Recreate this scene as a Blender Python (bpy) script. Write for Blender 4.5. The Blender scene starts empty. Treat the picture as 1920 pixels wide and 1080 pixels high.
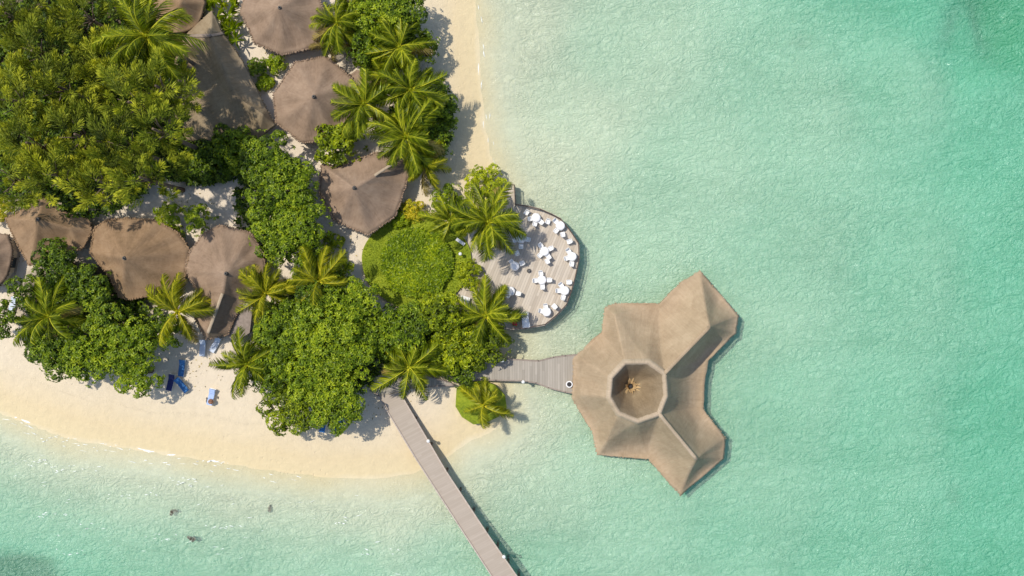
import bpy, bmesh, math, random
import numpy as np
from mathutils import Vector, Matrix, noise
from mathutils.geometry import delaunay_2d_cdt
R_ = math.radians
S = bpy.context.scene
COL = S.collection
PI = math.pi

# ------------------------------------------------------------------ camera, sky, sun, exposure
CAMH = 100.0
cd = bpy.data.cameras.new('camera'); cam = bpy.data.objects.new('camera', cd); COL.objects.link(cam)
cam.location = (0, 0, CAMH); cam.rotation_euler = (0, 0, 0)
cd.sensor_width = 36; cd.lens = 18 / (57.6 / CAMH); cd.clip_end = 3000; cd.clip_start = 1
S.camera = cam
SUN_EL = R_(60); LD = Vector((1, -0.58, 0)).normalized()      # direction shadows fall on the ground
SUN_DIR = Vector((-LD.x*math.cos(SUN_EL), -LD.y*math.cos(SUN_EL), math.sin(SUN_EL)))
w = bpy.data.worlds.new('World'); S.world = w; w.use_nodes = True
nt = w.node_tree; bg = nt.nodes['Background']; sky = nt.nodes.new('ShaderNodeTexSky')
sky.sky_type = 'NISHITA'; sky.sun_disc = False; sky.sun_elevation = SUN_EL
sky.sun_rotation = math.atan2(SUN_DIR.x, SUN_DIR.y) % (2*PI)
nt.links.new(sky.outputs[0], bg.inputs[0]); bg.inputs[1].default_value = 0.15
sl = bpy.data.lights.new('sun', 'SUN'); so = bpy.data.objects.new('sun', sl); COL.objects.link(so)
sl.energy = 3.6; sl.angle = R_(0.8); sl.color = (1.0, 0.94, 0.83)
so.rotation_euler = SUN_DIR.to_track_quat('Z', 'Y').to_euler(); so.location = (0, 0, 80)
S.view_settings.view_transform = 'Standard'; S.view_settings.look = 'None'
S.view_settings.exposure = 0.0; S.view_settings.gamma = 1.0
S.render.engine = 'CYCLES'
S.cycles.max_bounces = 8; S.cycles.transparent_max_bounces = 24; S.cycles.use_denoising = True
S.cycles.caustics_reflective = False; S.cycles.caustics_refractive = False

def P(px, py, z=0.0):
    k = 0.06 * (CAMH - z) / CAMH
    return Vector(((px - 960) * k, (540 - py) * k, z))
def pxm(v, z=0.0): return v * 0.06 * (CAMH - z) / CAMH

# ------------------------------------------------------------------ materials
def mat(name):
    m = bpy.data.materials.new(name); m.use_nodes = True
    n = m.node_tree.nodes; b = n['Principled BSDF']; return m, m.node_tree, b
def N(t, kind, **kw):
    n = t.nodes.new(kind)
    for k, v in kw.items(): setattr(n, k, v)
    return n
def ramp(t, stops, src=None):
    r = N(t, 'ShaderNodeValToRGB'); e = r.color_ramp.elements
    while len(e) < len(stops): e.new(0.5)
    for i, (p, c) in enumerate(stops): e[i].position = p; e[i].color = (*c, 1)
    if src is not None: t.links.new(src, r.inputs[0])
    return r
def noisetex(t, scale, detail=4, vec=None, rough=0.55, dist=0.0):
    n = N(t, 'ShaderNodeTexNoise'); n.inputs['Scale'].default_value = scale; n.inputs['Detail'].default_value = detail
    n.inputs['Roughness'].default_value = rough; n.inputs['Distortion'].default_value = dist
    if vec is not None: t.links.new(vec, n.inputs['Vector'])
    return n
def mapping(t, src, scale=(1, 1, 1), rot=(0, 0, 0)):
    m = N(t, 'ShaderNodeMapping'); m.inputs['Scale'].default_value = scale; m.inputs['Rotation'].default_value = rot
    t.links.new(src, m.inputs['Vector']); return m
def bump(t, b, h, strength=0.4, dist=0.1):
    n = N(t, 'ShaderNodeBump'); n.inputs['Strength'].default_value = strength; n.inputs['Distance'].default_value = dist
    t.links.new(h, n.inputs['Height']); t.links.new(n.outputs[0], b.inputs['Normal']); return n
def mixc(t, f, a, b, mode='MIX'):
    m = N(t, 'ShaderNodeMix', data_type='RGBA', blend_type=mode)
    for s, v in ((m.inputs[0], f), (m.inputs[6], a), (m.inputs[7], b)):
        if isinstance(v, (int, float)): s.default_value = v
        elif isinstance(v, tuple): s.default_value = (*v, 1)
        else: t.links.new(v, s)
    return m.outputs[2]
def math_(t, op, a, b=None, clamp=False):
    m = N(t, 'ShaderNodeMath', operation=op); m.use_clamp = clamp
    for i, v in enumerate((a, b)):
        if v is None: continue
        if isinstance(v, (int, float)): m.inputs[i].default_value = v
        else: t.links.new(v, m.inputs[i])
    return m.outputs[0]

def simple(name, c, rough=0.6, var=0.12, scale=3.0, metallic=0.0):
    m, t, b = mat(name); g = N(t, 'ShaderNodeTexCoord')
    n = noisetex(t, scale, 4, g.outputs['Object'])
    lo = tuple(x*(1-var) for x in c); hi = tuple(min(1, x*(1+var)) for x in c)
    r = ramp(t, [(0.3, lo), (0.7, hi)], n.outputs[0]); t.links.new(r.outputs[0], b.inputs['Base Color'])
    b.inputs['Roughness'].default_value = rough; b.inputs['Metallic'].default_value = metallic
    return m

def foliage(name, dark, mid, light, transl=0.25, rough=0.5):
    m, t, b = mat(name)
    a = N(t, 'ShaderNodeAttribute', attribute_name='v'); oi = N(t, 'ShaderNodeObjectInfo')
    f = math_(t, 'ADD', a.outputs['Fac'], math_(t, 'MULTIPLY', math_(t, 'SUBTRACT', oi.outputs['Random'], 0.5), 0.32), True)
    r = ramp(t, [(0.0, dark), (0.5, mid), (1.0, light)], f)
    t.links.new(r.outputs[0], b.inputs['Base Color']); b.inputs['Roughness'].default_value = rough
    b.inputs['Specular IOR Level'].default_value = 0.35
    tr = N(t, 'ShaderNodeBsdfTranslucent'); t.links.new(r.outputs[0], tr.inputs[0])
    mx = N(t, 'ShaderNodeMixShader'); mx.inputs[0].default_value = transl
    t.links.new(b.outputs[0], mx.inputs[1]); t.links.new(tr.outputs[0], mx.inputs[2])
    t.links.new(mx.outputs[0], t.nodes['Material Output'].inputs[0]); return m

def thatch(name, a, b_, c):
    m, t, b = mat(name); uv = N(t, 'ShaderNodeUVMap'); uv.uv_map = 'UVMap'; g = N(t, 'ShaderNodeTexCoord')
    st = noisetex(t, 1.0, 5, mapping(t, uv.outputs[0], (5.0, 0.45, 1)).outputs[0], 0.65)
    fine = noisetex(t, 1.0, 3, mapping(t, uv.outputs[0], (22, 2.4, 1)).outputs[0], 0.6)
    big = noisetex(t, 0.35, 5, g.outputs['Object'], 0.6, 0.6)
    band = noisetex(t, 1.0, 2, mapping(t, uv.outputs[0], (0.5, 2.6, 1)).outputs[0], 0.6)
    s = math_(t, 'ADD', math_(t, 'MULTIPLY', st.outputs[0], 0.22), math_(t, 'MULTIPLY', big.outputs[0], 0.42))
    s = math_(t, 'ADD', s, math_(t, 'MULTIPLY', fine.outputs[0], 0.24))
    s = math_(t, 'ADD', s, math_(t, 'MULTIPLY', band.outputs[0], 0.12))
    pt = noisetex(t, 0.9, 5, g.outputs['Object'], 0.7, 1.5)
    s = math_(t, 'ADD', s, math_(t, 'MULTIPLY', math_(t, 'SUBTRACT', pt.outputs[0], 0.5), 0.22))
    r = ramp(t, [(0.34, a), (0.5, b_), (0.66, c)], s)
    t.links.new(r.outputs[0], b.inputs['Base Color']); b.inputs['Roughness'].default_value = 0.9
    b.inputs['Specular IOR Level'].default_value = 0.15
    h = math_(t, 'ADD', st.outputs[0], fine.outputs[0]); bump(t, b, h, 0.4, 0.09); return m

def planks(name, c1, c2, ang, gapc=0.35, board=0.3):
    m, t, b = mat(name); g = N(t, 'ShaderNodeTexCoord')
    mp = mapping(t, g.outputs['Object'], (1, 1, 1), (0, 0, ang))
    sx = N(t, 'ShaderNodeSeparateXYZ'); t.links.new(mp.outputs[0], sx.inputs[0])
    row = math_(t, 'DIVIDE', sx.outputs[1], board)
    fl = math_(t, 'FLOOR', row)
    seg = math_(t, 'FLOOR', math_(t, 'ADD', math_(t, 'DIVIDE', sx.outputs[0], 3.6), math_(t, 'MULTIPLY', fl, 0.37)))
    cb = N(t, 'ShaderNodeCombineXYZ'); t.links.new(fl, cb.inputs[0]); t.links.new(seg, cb.inputs[1])
    wn = N(t, 'ShaderNodeTexWhiteNoise'); wn.noise_dimensions = '2D'; t.links.new(cb.outputs[0], wn.inputs['Vector'])
    st = noisetex(t, 1.0, 4, mapping(t, mp.outputs[0], (0.35, 3.0, 1)).outputs[0], 0.6)
    f = math_(t, 'ADD', math_(t, 'MULTIPLY', wn.outputs[0], 0.4), math_(t, 'MULTIPLY', st.outputs[0], 0.6))
    r = ramp(t, [(0.25, c1), (0.75, c2)], f)
    fr = math_(t, 'FRACT', row)
    gap = math_(t, 'LESS_THAN', fr, 0.09)
    col = mixc(t, math_(t, 'MULTIPLY', gap, 0.7), r.outputs[0], tuple(x*gapc for x in c1))
    t.links.new(col, b.inputs['Base Color']); b.inputs['Roughness'].default_value = 0.8
    bump(t, b, st.outputs[0], 0.2, 0.02); return m

M = {}
M['broad'] = foliage('broadleaf', (0.032, 0.062, 0.004), (0.175, 0.265, 0.007), (0.47, 0.54, 0.02), 0.25, 0.5)
M['broadlime'] = foliage('broadleaf_lime', (0.045, 0.075, 0.004), (0.25, 0.325, 0.006), (0.60, 0.63, 0.015), 0.28, 0.5)
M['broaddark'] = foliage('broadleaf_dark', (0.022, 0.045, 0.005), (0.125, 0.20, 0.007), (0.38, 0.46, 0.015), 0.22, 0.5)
M['lime'] = foliage('lime_leaf', (0.08, 0.14, 0.004), (0.24, 0.34, 0.006), (0.50, 0.56, 0.012), 0.3, 0.5)
M['yellow'] = foliage('yellow_leaf', (0.12, 0.19, 0.005), (0.42, 0.42, 0.012), (0.85, 0.66, 0.03), 0.3, 0.5)
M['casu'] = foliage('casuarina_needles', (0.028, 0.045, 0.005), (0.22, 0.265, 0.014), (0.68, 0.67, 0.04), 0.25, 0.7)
M['palm'] = foliage('palm_leaf', (0.045, 0.08, 0.004), (0.225, 0.285, 0.006), (0.78, 0.74, 0.05), 0.25, 0.42)
M['palmyel'] = foliage('palm_leaf_yellow', (0.08, 0.11, 0.005), (0.34, 0.36, 0.008), (0.85, 0.72, 0.05), 0.28, 0.42)
M['palmdry'] = foliage('palm_leaf_dry', (0.12, 0.09, 0.02), (0.34, 0.26, 0.06), (0.6, 0.46, 0.14), 0.2, 0.7)
M['bark'] = simple('bark', (0.17, 0.12, 0.085), 0.9, 0.3, 4)
M['thatch_grey'] = thatch('thatch_grey', (0.195, 0.135, 0.090), (0.300, 0.210, 0.145), (0.40, 0.29, 0.205))
M['thatch_brown'] = thatch('thatch_brown', (0.195, 0.125, 0.070), (0.295, 0.193, 0.112), (0.39, 0.268, 0.165))
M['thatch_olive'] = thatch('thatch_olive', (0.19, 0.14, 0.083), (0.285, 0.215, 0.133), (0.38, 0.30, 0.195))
M['thatch_tan'] = thatch('thatch_tan', (0.325, 0.235, 0.148), (0.43, 0.32, 0.208), (0.535, 0.41, 0.278))
M['thatch_gold'] = thatch('thatch_gold', (0.42, 0.28, 0.13), (0.58, 0.41, 0.21), (0.75, 0.56, 0.32))
M['cap'] = thatch('ridge_thatch', (0.34, 0.26, 0.175), (0.46, 0.36, 0.25), (0.58, 0.46, 0.34))
M['capdark'] = thatch('ridge_thatch_grey', (0.24, 0.18, 0.14), (0.33, 0.26, 0.205), (0.44, 0.35, 0.28))
M['wood_dark'] = simple('dark_timber', (0.10, 0.072, 0.055), 0.8, 0.25, 3)
M['wood'] = simple('grey_timber', (0.30, 0.24, 0.20), 0.8, 0.2, 3)
M['wood_pale'] = simple('pale_timber', (0.52, 0.43, 0.36), 0.8, 0.15, 3)
M['plaster'] = simple('plaster', (0.6, 0.52, 0.42), 0.9, 0.1, 1)
M['white'] = simple('white_plastic', (0.86, 0.85, 0.83), 0.4, 0.03, 3)
M['cloth'] = simple('white_cloth', (0.86, 0.84, 0.82), 0.85, 0.03, 3)
M['black'] = simple('black_paint', (0.025, 0.022, 0.022), 0.5, 0.2, 3)
M['blue'] = simple('blue_fabric', (0.04, 0.16, 0.38), 0.85, 0.15, 3)
M['navy'] = simple('navy_fabric', (0.02, 0.025, 0.12), 0.85, 0.15, 3)
M['paleblue'] = simple('faded_blue_fabric', (0.62, 0.68, 0.78), 0.85, 0.1, 3)
M['skyblue'] = simple('pale_blue_fabric', (0.42, 0.54, 0.80), 0.85, 0.15, 3)
M['wicker'] = simple('wicker', (0.28, 0.13, 0.07), 0.8, 0.35, 12)
M['terracotta'] = simple('terracotta', (0.4, 0.16, 0.08), 0.8, 0.15, 3)
M['pot'] = simple('grey_pot', (0.07, 0.065, 0.06), 0.6, 0.15, 3)
M['red'] = simple('red_petal', (0.6, 0.03, 0.05), 0.6, 0.2, 8)
M['orange'] = simple('orange_petal', (0.75, 0.25, 0.05), 0.6, 0.2, 8)
M['rock'] = simple('dark_rock', (0.10, 0.085, 0.06), 0.95, 0.4, 2)
M['stone'] = simple('coral_stone', (0.5, 0.42, 0.32), 0.95, 0.2, 3)
M['metal'] = simple('dull_metal', (0.35, 0.36, 0.38), 0.4, 0.1, 3, 0.6)
M['glass'] = simple('dark_glass', (0.03, 0.04, 0.045), 0.1, 0.1, 1)
M['deck'] = planks('deck_boards', (0.45, 0.38, 0.30), (0.62, 0.54, 0.44), R_(-68), 0.55, 0.28)
M['jetty'] = planks('jetty_boards', (0.405, 0.335, 0.265), (0.46, 0.385, 0.31), R_(-28), 0.88, 0.24)
M['walk'] = planks('walk_boards', (0.31, 0.275, 0.225), (0.44, 0.39, 0.325), R_(90), 0.55, 0.28)

# grass
m, t, b = mat('turf'); g = N(t, 'ShaderNodeTexCoord')
n1 = noisetex(t, 6, 5, g.outputs['Object'], 0.7); n2 = noisetex(t, 0.5, 3, g.outputs['Object'])
r = ramp(t, [(0.35, (0.10, 0.145, 0.006)), (0.5, (0.22, 0.28, 0.008)), (0.65, (0.34, 0.38, 0.02))], math_(t, 'ADD', math_(t, 'MULTIPLY', n1.outputs[0], 0.6), math_(t, 'MULTIPLY', n2.outputs[0], 0.4)))
t.links.new(r.outputs[0], b.inputs['Base Color']); b.inputs['Roughness'].default_value = 0.9; bump(t, b, n1.outputs[0], 0.6, 0.1); M['turf'] = m

# sand: dry above, wet at the waterline, paler under water, weed by attribute
m, t, b = mat('sand'); g = N(t, 'ShaderNodeNewGeometry'); sx = N(t, 'ShaderNodeSeparateXYZ'); t.links.new(g.outputs['Position'], sx.inputs[0])
nb = noisetex(t, 0.12, 4, g.outputs['Position']); nm = noisetex(t, 1.2, 5, g.outputs['Position'], 0.65); nf = noisetex(t, 9, 3, g.outputs['Position'])
z = math_(t, 'ADD', sx.outputs[2], math_(t, 'MULTIPLY', math_(t, 'SUBTRACT', nb.outputs[0], 0.5), 0.35))
mr = N(t, 'ShaderNodeMapRange'); mr.inputs[1].default_value = -0.2; mr.inputs[2].default_value = 1.1; t.links.new(z, mr.inputs[0])
r = ramp(t, [(0.0, (0.80, 0.74, 0.56)), (0.2, (0.745, 0.61, 0.37)), (0.42, (0.735, 0.595, 0.37)), (0.72, (0.745, 0.63, 0.46)), (1.0, (0.76, 0.65, 0.51))], mr.outputs[0])
v = math_(t, 'ADD', math_(t, 'MULTIPLY', nm.outputs[0], 0.20), 0.88)
fp = N(t, 'ShaderNodeTexVoronoi'); fp.inputs['Scale'].default_value = 1.5; t.links.new(g.outputs['Position'], fp.inputs['Vector'])
fpm = math_(t, 'MULTIPLY', math_(t, 'SUBTRACT', 0.22, fp.outputs['Distance'], True), math_(t, 'MULTIPLY', math_(t, 'SUBTRACT', nb.outputs[0], 0.42), 4.0, True))
wk = math_(t, 'SUBTRACT', 1.0, math_(t, 'MULTIPLY', math_(t, 'ABSOLUTE', math_(t, 'SUBTRACT', z, 0.62)), 40.0), True)
wk = math_(t, 'MULTIPLY', wk, math_(t, 'GREATER_THAN', nf.outputs[0], 0.52))
v = math_(t, 'SUBTRACT', v, math_(t, 'MULTIPLY', wk, 0.10))
cc = N(t, 'ShaderNodeCombineXYZ')
for i in range(3): t.links.new(v, cc.inputs[i])
c = mixc(t, 1.0, r.outputs[0], cc.outputs[0], 'MULTIPLY')
wd = N(t, 'ShaderNodeAttribute', attribute_name='weed')
wf = math_(t, 'MULTIPLY', math_(t, 'SUBTRACT', math_(t, 'ADD', wd.outputs['Fac'], math_(t, 'MULTIPLY', nm.outputs[0], 0.5)), 0.45), 2.2, True)
c = mixc(t, math_(t, 'MULTIPLY', wf, 0.75), c, (0.03, 0.17, 0.08))
lt = N(t, 'ShaderNodeAttribute', attribute_name='litter')
lf = math_(t, 'MULTIPLY', math_(t, 'SUBTRACT', math_(t, 'ADD', lt.outputs['Fac'], math_(t, 'MULTIPLY', nm.outputs[0], 0.5)), 0.55), 2.0, True)
c = mixc(t, lf, c, (0.10, 0.08, 0.05))
t.links.new(c, b.inputs['Base Color']); b.inputs['Roughness'].default_value = 0.95; b.inputs['Specular IOR Level'].default_value = 0.1
bump(t, b, math_(t, 'SUBTRACT', math_(t, 'ADD', nm.outputs[0], math_(t, 'MULTIPLY', nf.outputs[0], 0.3)), math_(t, 'MULTIPLY', fpm, 3.0)), 0.45, 0.25); M['sand'] = m

# water: a clear absorbing body under a rippled surface
m, t, b = mat('sea_water'); out = t.nodes['Material Output']; t.nodes.remove(b)
g = N(t, 'ShaderNodeNewGeometry')
wv1 = noisetex(t, 1.35, 3, mapping(t, g.outputs['Position'], (1, 1.25, 1), (0, 0, 0.4)).outputs[0], 0.6, 1.3)
wv2 = noisetex(t, 0.45, 3, g.outputs['Position'], 0.55, 0.8)
wv3 = noisetex(t, 3.2, 2, g.outputs['Position'], 0.5, 1.0)
amp = noisetex(t, 0.07, 4, mapping(t, g.outputs['Position'], (0.6, 1.5, 1), (0, 0, -0.45)).outputs[0], 0.6, 0.4)
rd = noisetex(t, 0.62, 3, mapping(t, g.outputs['Position'], (0.8, 1.3, 1), (0, 0, -0.35)).outputs[0], 0.55, 1.6)
rid = math_(t, 'SUBTRACT', 1.0, math_(t, 'ABSOLUTE', math_(t, 'SUBTRACT', math_(t, 'MULTIPLY', rd.outputs[0], 2.0), 1.0)))
rid = math_(t, 'POWER', rid, 3.0)
h = math_(t, 'ADD', math_(t, 'ADD', math_(t, 'MULTIPLY', wv1.outputs[0], 0.7), math_(t, 'MULTIPLY', wv2.outputs[0], 0.6)), math_(t, 'MULTIPLY', wv3.outputs[0], 0.20))
h = math_(t, 'ADD', h, math_(t, 'MULTIPLY', rid, 0.42))
sw = noisetex(t, 0.16, 2, mapping(t, g.outputs['Position'], (0.6, 1.5, 1), (0, 0, -0.4)).outputs[0], 0.5, 0.6); h = math_(t, 'ADD', h, math_(t, 'MULTIPLY', sw.outputs[0], 1.2))
bp = N(t, 'ShaderNodeBump'); bp.inputs['Distance'].default_value = 1.7
t.links.new(math_(t, 'ADD', math_(t, 'MULTIPLY', math_(t, 'SUBTRACT', amp.outputs[0], 0.5), 0.8), 0.78, True), bp.inputs['Strength']); t.links.new(h, bp.inputs['Height'])
tr = N(t, 'ShaderNodeBsdfTransparent'); tr.inputs[0].default_value = (0.97, 0.99, 0.98, 1)
df = N(t, 'ShaderNodeBsdfDiffuse'); df.inputs[0].default_value = (0.78, 0.89, 0.70, 1); t.links.new(bp.outputs[0], df.inputs['Normal'])
da2 = N(t, 'ShaderNodeAttribute', attribute_name='depth'); t.links.new(ramp(t, [(0.0, (0.96, 0.93, 0.72)), (0.35, (0.76, 0.88, 0.69)), (1.0, (0.50, 0.80, 0.64))], math_(t, 'DIVIDE', da2.outputs['Fac'], 3.0, True)).outputs[0], df.inputs[0])
gl = N(t, 'ShaderNodeBsdfGlossy'); gl.inputs['Roughness'].default_value = 0.15; t.links.new(bp.outputs[0], gl.inputs['Normal'])
m1 = N(t, 'ShaderNodeMixShader'); da = N(t, 'ShaderNodeAttribute', attribute_name='depth'); t.links.new(math_(t, 'ADD', math_(t, 'MULTIPLY', math_(t, 'DIVIDE', da.outputs['Fac'], 0.28, True), 0.26), 0.05), m1.inputs[0]); t.links.new(tr.outputs[0], m1.inputs[1]); t.links.new(df.outputs[0], m1.inputs[2])
m2 = N(t, 'ShaderNodeMixShader'); m2.inputs[0].default_value = 0.045; t.links.new(m1.outputs[0], m2.inputs[1]); t.links.new(gl.outputs[0], m2.inputs[2])
t.links.new(m2.outputs[0], out.inputs['Surface'])
va = N(t, 'ShaderNodeVolumeAbsorption'); va.inputs['Color'].default_value = (0.0, 0.865, 0.72, 1); va.inputs['Density'].default_value = 0.285
t.links.new(va.outputs[0], out.inputs['Volume']); M['water'] = m
M['foam'] = simple('foam', (0.85, 0.87, 0.84), 0.6, 0.05, 3)

# ------------------------------------------------------------------ helpers
class MB:
    def __init__(s): s.v = []; s.f = []; s.a = []
    def add(s, vs, fs, a=0.5):
        o = len(s.v); s.v += [tuple(x) for x in vs]; s.f += [tuple(i+o for i in f) for f in fs]; s.a += [a]*len(vs)
    def box(s, c, size, rz=0, a=0.5):
        x, y, z_ = (q/2 for q in size); cs, sn = math.cos(rz), math.sin(rz)
        vs = [(c[0]+i*x*cs-j*y*sn, c[1]+i*x*sn+j*y*cs, c[2]+k*z_) for k in (-1, 1) for i, j in ((-1, -1), (1, -1), (1, 1), (-1, 1))]
        s.add(vs, [(3, 2, 1, 0), (4, 5, 6, 7), (0, 1, 5, 4), (1, 2, 6, 5), (2, 3, 7, 6), (3, 0, 4, 7)], a)
    def tube(s, pts, rad, n=6, a=0.5, cap=True):
        pts = [Vector(p) for p in pts]
        if isinstance(rad, (int, float)): rad = [rad]*len(pts)
        vs = []; k = len(pts)
        for i, p in enumerate(pts):
            d = (pts[min(i+1, k-1)] - pts[max(i-1, 0)]).normalized()
            u = d.cross(Vector((0, 0, 1)) if abs(d.z) < 0.9 else Vector((1, 0, 0))).normalized(); w_ = d.cross(u)
            for j in range(n):
                an = 2*PI*j/n; vs.append(p + (u*math.cos(an) + w_*math.sin(an))*rad[i])
        fs = [(i*n+j, i*n+(j+1) % n, (i+1)*n+(j+1) % n, (i+1)*n+j) for i in range(k-1) for j in range(n)]
        if cap: fs += [tuple(range(n-1, -1, -1)), tuple((k-1)*n+j for j in range(n))]
        s.add(vs, fs, a)
    def prism(s, poly, z0, z1, a=0.5):
        n = len(poly); ar = sum(poly[i][0]*poly[(i+1) % n][1]-poly[(i+1) % n][0]*poly[i][1] for i in range(n))
        if ar < 0: poly = poly[::-1]
        vs = [(p[0], p[1], z0) for p in poly] + [(p[0], p[1], z1) for p in poly]
        s.add(vs, [tuple(range(n-1, -1, -1)), tuple(range(n, 2*n))] + [(i, (i+1) % n, n+(i+1) % n, n+i) for i in range(n)], a)
    def cyl(s, c, r, h, n=16, r2=None, a=0.5):
        s.tube([(c[0], c[1], c[2]), (c[0], c[1], c[2]+h)], [r, r if r2 is None else r2], n, a)
    def build(s, name, m, parent=None, smooth=False):
        me = bpy.data.meshes.new(name); me.from_pydata(s.v, [], s.f)
        at = me.attributes.new('v', 'FLOAT', 'POINT'); at.data.foreach_set('value', np.array(s.a, dtype=np.float32))
        me.materials.append(m)
        if smooth: me.polygons.foreach_set('use_smooth', [True]*len(me.polygons))
        me.update(); o = bpy.data.objects.new(name, me); COL.objects.link(o)
        if parent is not None: o.parent = parent
        return o
def tag(o, label=None, cat=None, group=None, kind=None):
    if label: o['label'] = label
    if cat: o['category'] = cat
    if group: o['group'] = group
    if kind: o['kind'] = kind
    return o
def empty(name, loc, label, cat, group=None, rz=0):
    o = bpy.data.objects.new(name, None); COL.objects.link(o); o.location = loc; o.rotation_euler = (0, 0, rz)
    o.empty_display_size = 0.3
    return tag(o, label, cat, group)
def kids(o): return [c for c in COL.objects if c.parent is o]
def copy_tree(o, ch, loc, rz, label, group=None):
    r = o.copy(); COL.objects.link(r); r.location = loc; r.rotation_euler = (0, 0, rz); r['label'] = label
    if group: r['group'] = group
    for c in ch:
        d = c.copy(); COL.objects.link(d); d.parent = r
    return r
def inpoly(x, y, poly):
    c = False; j = len(poly)-1
    for i in range(len(poly)):
        xi, yi = poly[i][0], poly[i][1]; xj, yj = poly[j][0], poly[j][1]
        if (yi > y) != (yj > y) and x < (xj-xi)*(y-yi)/(yj-yi)+xi: c = not c
        j = i
    return c

# ------------------------------------------------------------------ terrain, sea
SHORE_PX = [(870, -700), (880, -200), (888, 0), (895, 60), (898, 130), (907, 230), (918, 290), (932, 340), (948, 400), (930, 470), (925, 560),
    (944, 640), (952, 680), (945, 720), (948, 745), (955, 772), (938, 795), (915, 812), (880, 826), (850, 848), (815, 870), (770, 888),
    (700, 896), (600, 892), (486, 878), (390, 861), (330, 854), (292, 848), (233, 838), (155, 827), (105, 813), (54, 793), (0, 773), (-90, 740),
    (-400, 650), (-1200, 500), (-2600, -200), (-2600, -2600), (700, -2600)]
SH = np.array([[(x-960)*0.06, (540-y)*0.06] for x, y in SHORE_PX])
def axis(lo, hi, far, step):
    a = list(np.arange(lo, hi+step/2, step)); s_ = step; q = a[-1]
    while q < far: s_ *= 1.25; q += s_; a.append(q)
    s_ = step; q = a[0]
    while q > -far: s_ *= 1.25; q -= s_; a.insert(0, q)
    return np.array(a)
xs = axis(-62, 66, 700, 0.5); ys = axis(-38, 38, 700, 0.5)
X, Y = np.meshgrid(xs, ys); px = X/0.06+960; py = 540-Y/0.06
D = np.full(X.shape, 1e9); inside = np.zeros(X.shape, bool)
n = len(SH)
for i in range(n):
    a = SH[i]; b2 = SH[(i+1) % n]; ab = b2-a; L2 = (ab**2).sum()
    tt = np.clip(((X-a[0])*ab[0]+(Y-a[1])*ab[1])/L2, 0, 1)
    D = np.minimum(D, np.hypot(X-a[0]-tt*ab[0], Y-a[1]-tt*ab[1]))
    cr = ((a[1] > Y) != (b2[1] > Y)) & (X < (b2[0]-a[0])*(Y-a[1])/(b2[1]-a[1]+1e-12)+a[0])
    inside ^= cr
SD = np.where(inside, D, -D)
# depth targets (px, py, metres) blended by inverse distance
CT = [(960, 60, .3), (1010, 300, .32), (1150, 100, .75), (1080, 200, .5), (1300, 300, 1.05), (1500, 200, 1.35), (1500, 500, 1.4), (1700, 150, 1.9), (1700, 500, 1.9), (1910, 15, 6.5), (1840, 40, 4.4), (1780, 20, 2.9),
      (1900, 200, 2.8), (1900, 500, 2.7), (1900, 800, 3.1), (1900, 1060, 3.1), (1650, 800, 2.1), (1600, 1050, 2.2), (1400, 1000, 1.75), (1200, 1000, 1.45),
      (1100, 850, 1.05), (1000, 700, .25), (1010, 650, .18), (1060, 640, .4), (1150, 620, .95), (1180, 480, 1.0), (1080, 560, .8), (1030, 780, .6), (1000, 950, .9), (1010, 1060, 1.6),
      (820, 930, .3), (730, 970, .42), (820, 1050, 1.3), (650, 960, .45), (650, 1060, 1.5), (450, 940, .5), (450, 1050, 1.6), (250, 930, 1.0), (250, 1050, 1.9),
      (60, 880, 1.0), (30, 980, 1.9), (30, 1070, 2.8), (150, 1070, 2.3), (1500, 760, 1.7), (1420, 600, 1.25), (1380, 900, 1.6),
      (3000, 0, 7), (3000, 1000, 7), (2500, 540, 5), (1900, 1800, 6), (900, 1800, 5), (0, 1800, 5), (1500, -900, 5), (3000, -1500, 8)]
num = np.zeros(X.shape); den = np.zeros(X.shape)
for cx, cy, dz in CT:
    w_ = 1/(((px-cx)**2+(py-cy)**2)/100**2+0.12)**2; num += w_*dz; den += w_
idw = num/den
dn = np.array([[noise.noise(Vector((x*0.09, y*0.09, 3))) for x in xs] for y in ys])
off = np.clip(-SD, 0, None)
t1 = 0.045*off+0.010*off**2; depth = t1*idw/np.sqrt(t1**2+idw**2+1e-9)*1.12
depth = depth*(1+0.10*dn)*.9
land = 1.15*(1-np.exp(-np.clip(SD, 0, None)/6.0))+0.05*dn*np.clip(SD/4, 0, 1)
Z = np.where(SD > 0, land, -depth)
weed = 1.1*np.exp(-(((px-10)/85)**2+((py-1085)/40)**2)) + .0*px + .35*np.exp(-(((px-1510)/40)**2+((py-70)/30)**2)) \
     + 0.32*np.exp(-(((px-1810)/30)**2+((py-940)/60)**2))
litter = np.zeros(X.shape)
for cx, cy, rx, ry in ((110, 170, 300, 260), (380, 300, 90, 60), (600, 650, 150, 90), (820, 640, 110, 70), (170, 560, 150, 90), (700, 60, 70, 80)):
    litter = np.maximum(litter, 1.0*np.clip(1.6-1.3*np.hypot((px-cx)/rx, (py-cy)/ry), 0, 1))
def ground_z(x, y):
    i = np.searchsorted(ys, y)-1; j = np.searchsorted(xs, x)-1
    return float(Z[max(0, min(i, len(ys)-1)), max(0, min(j, len(xs)-1))])
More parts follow.
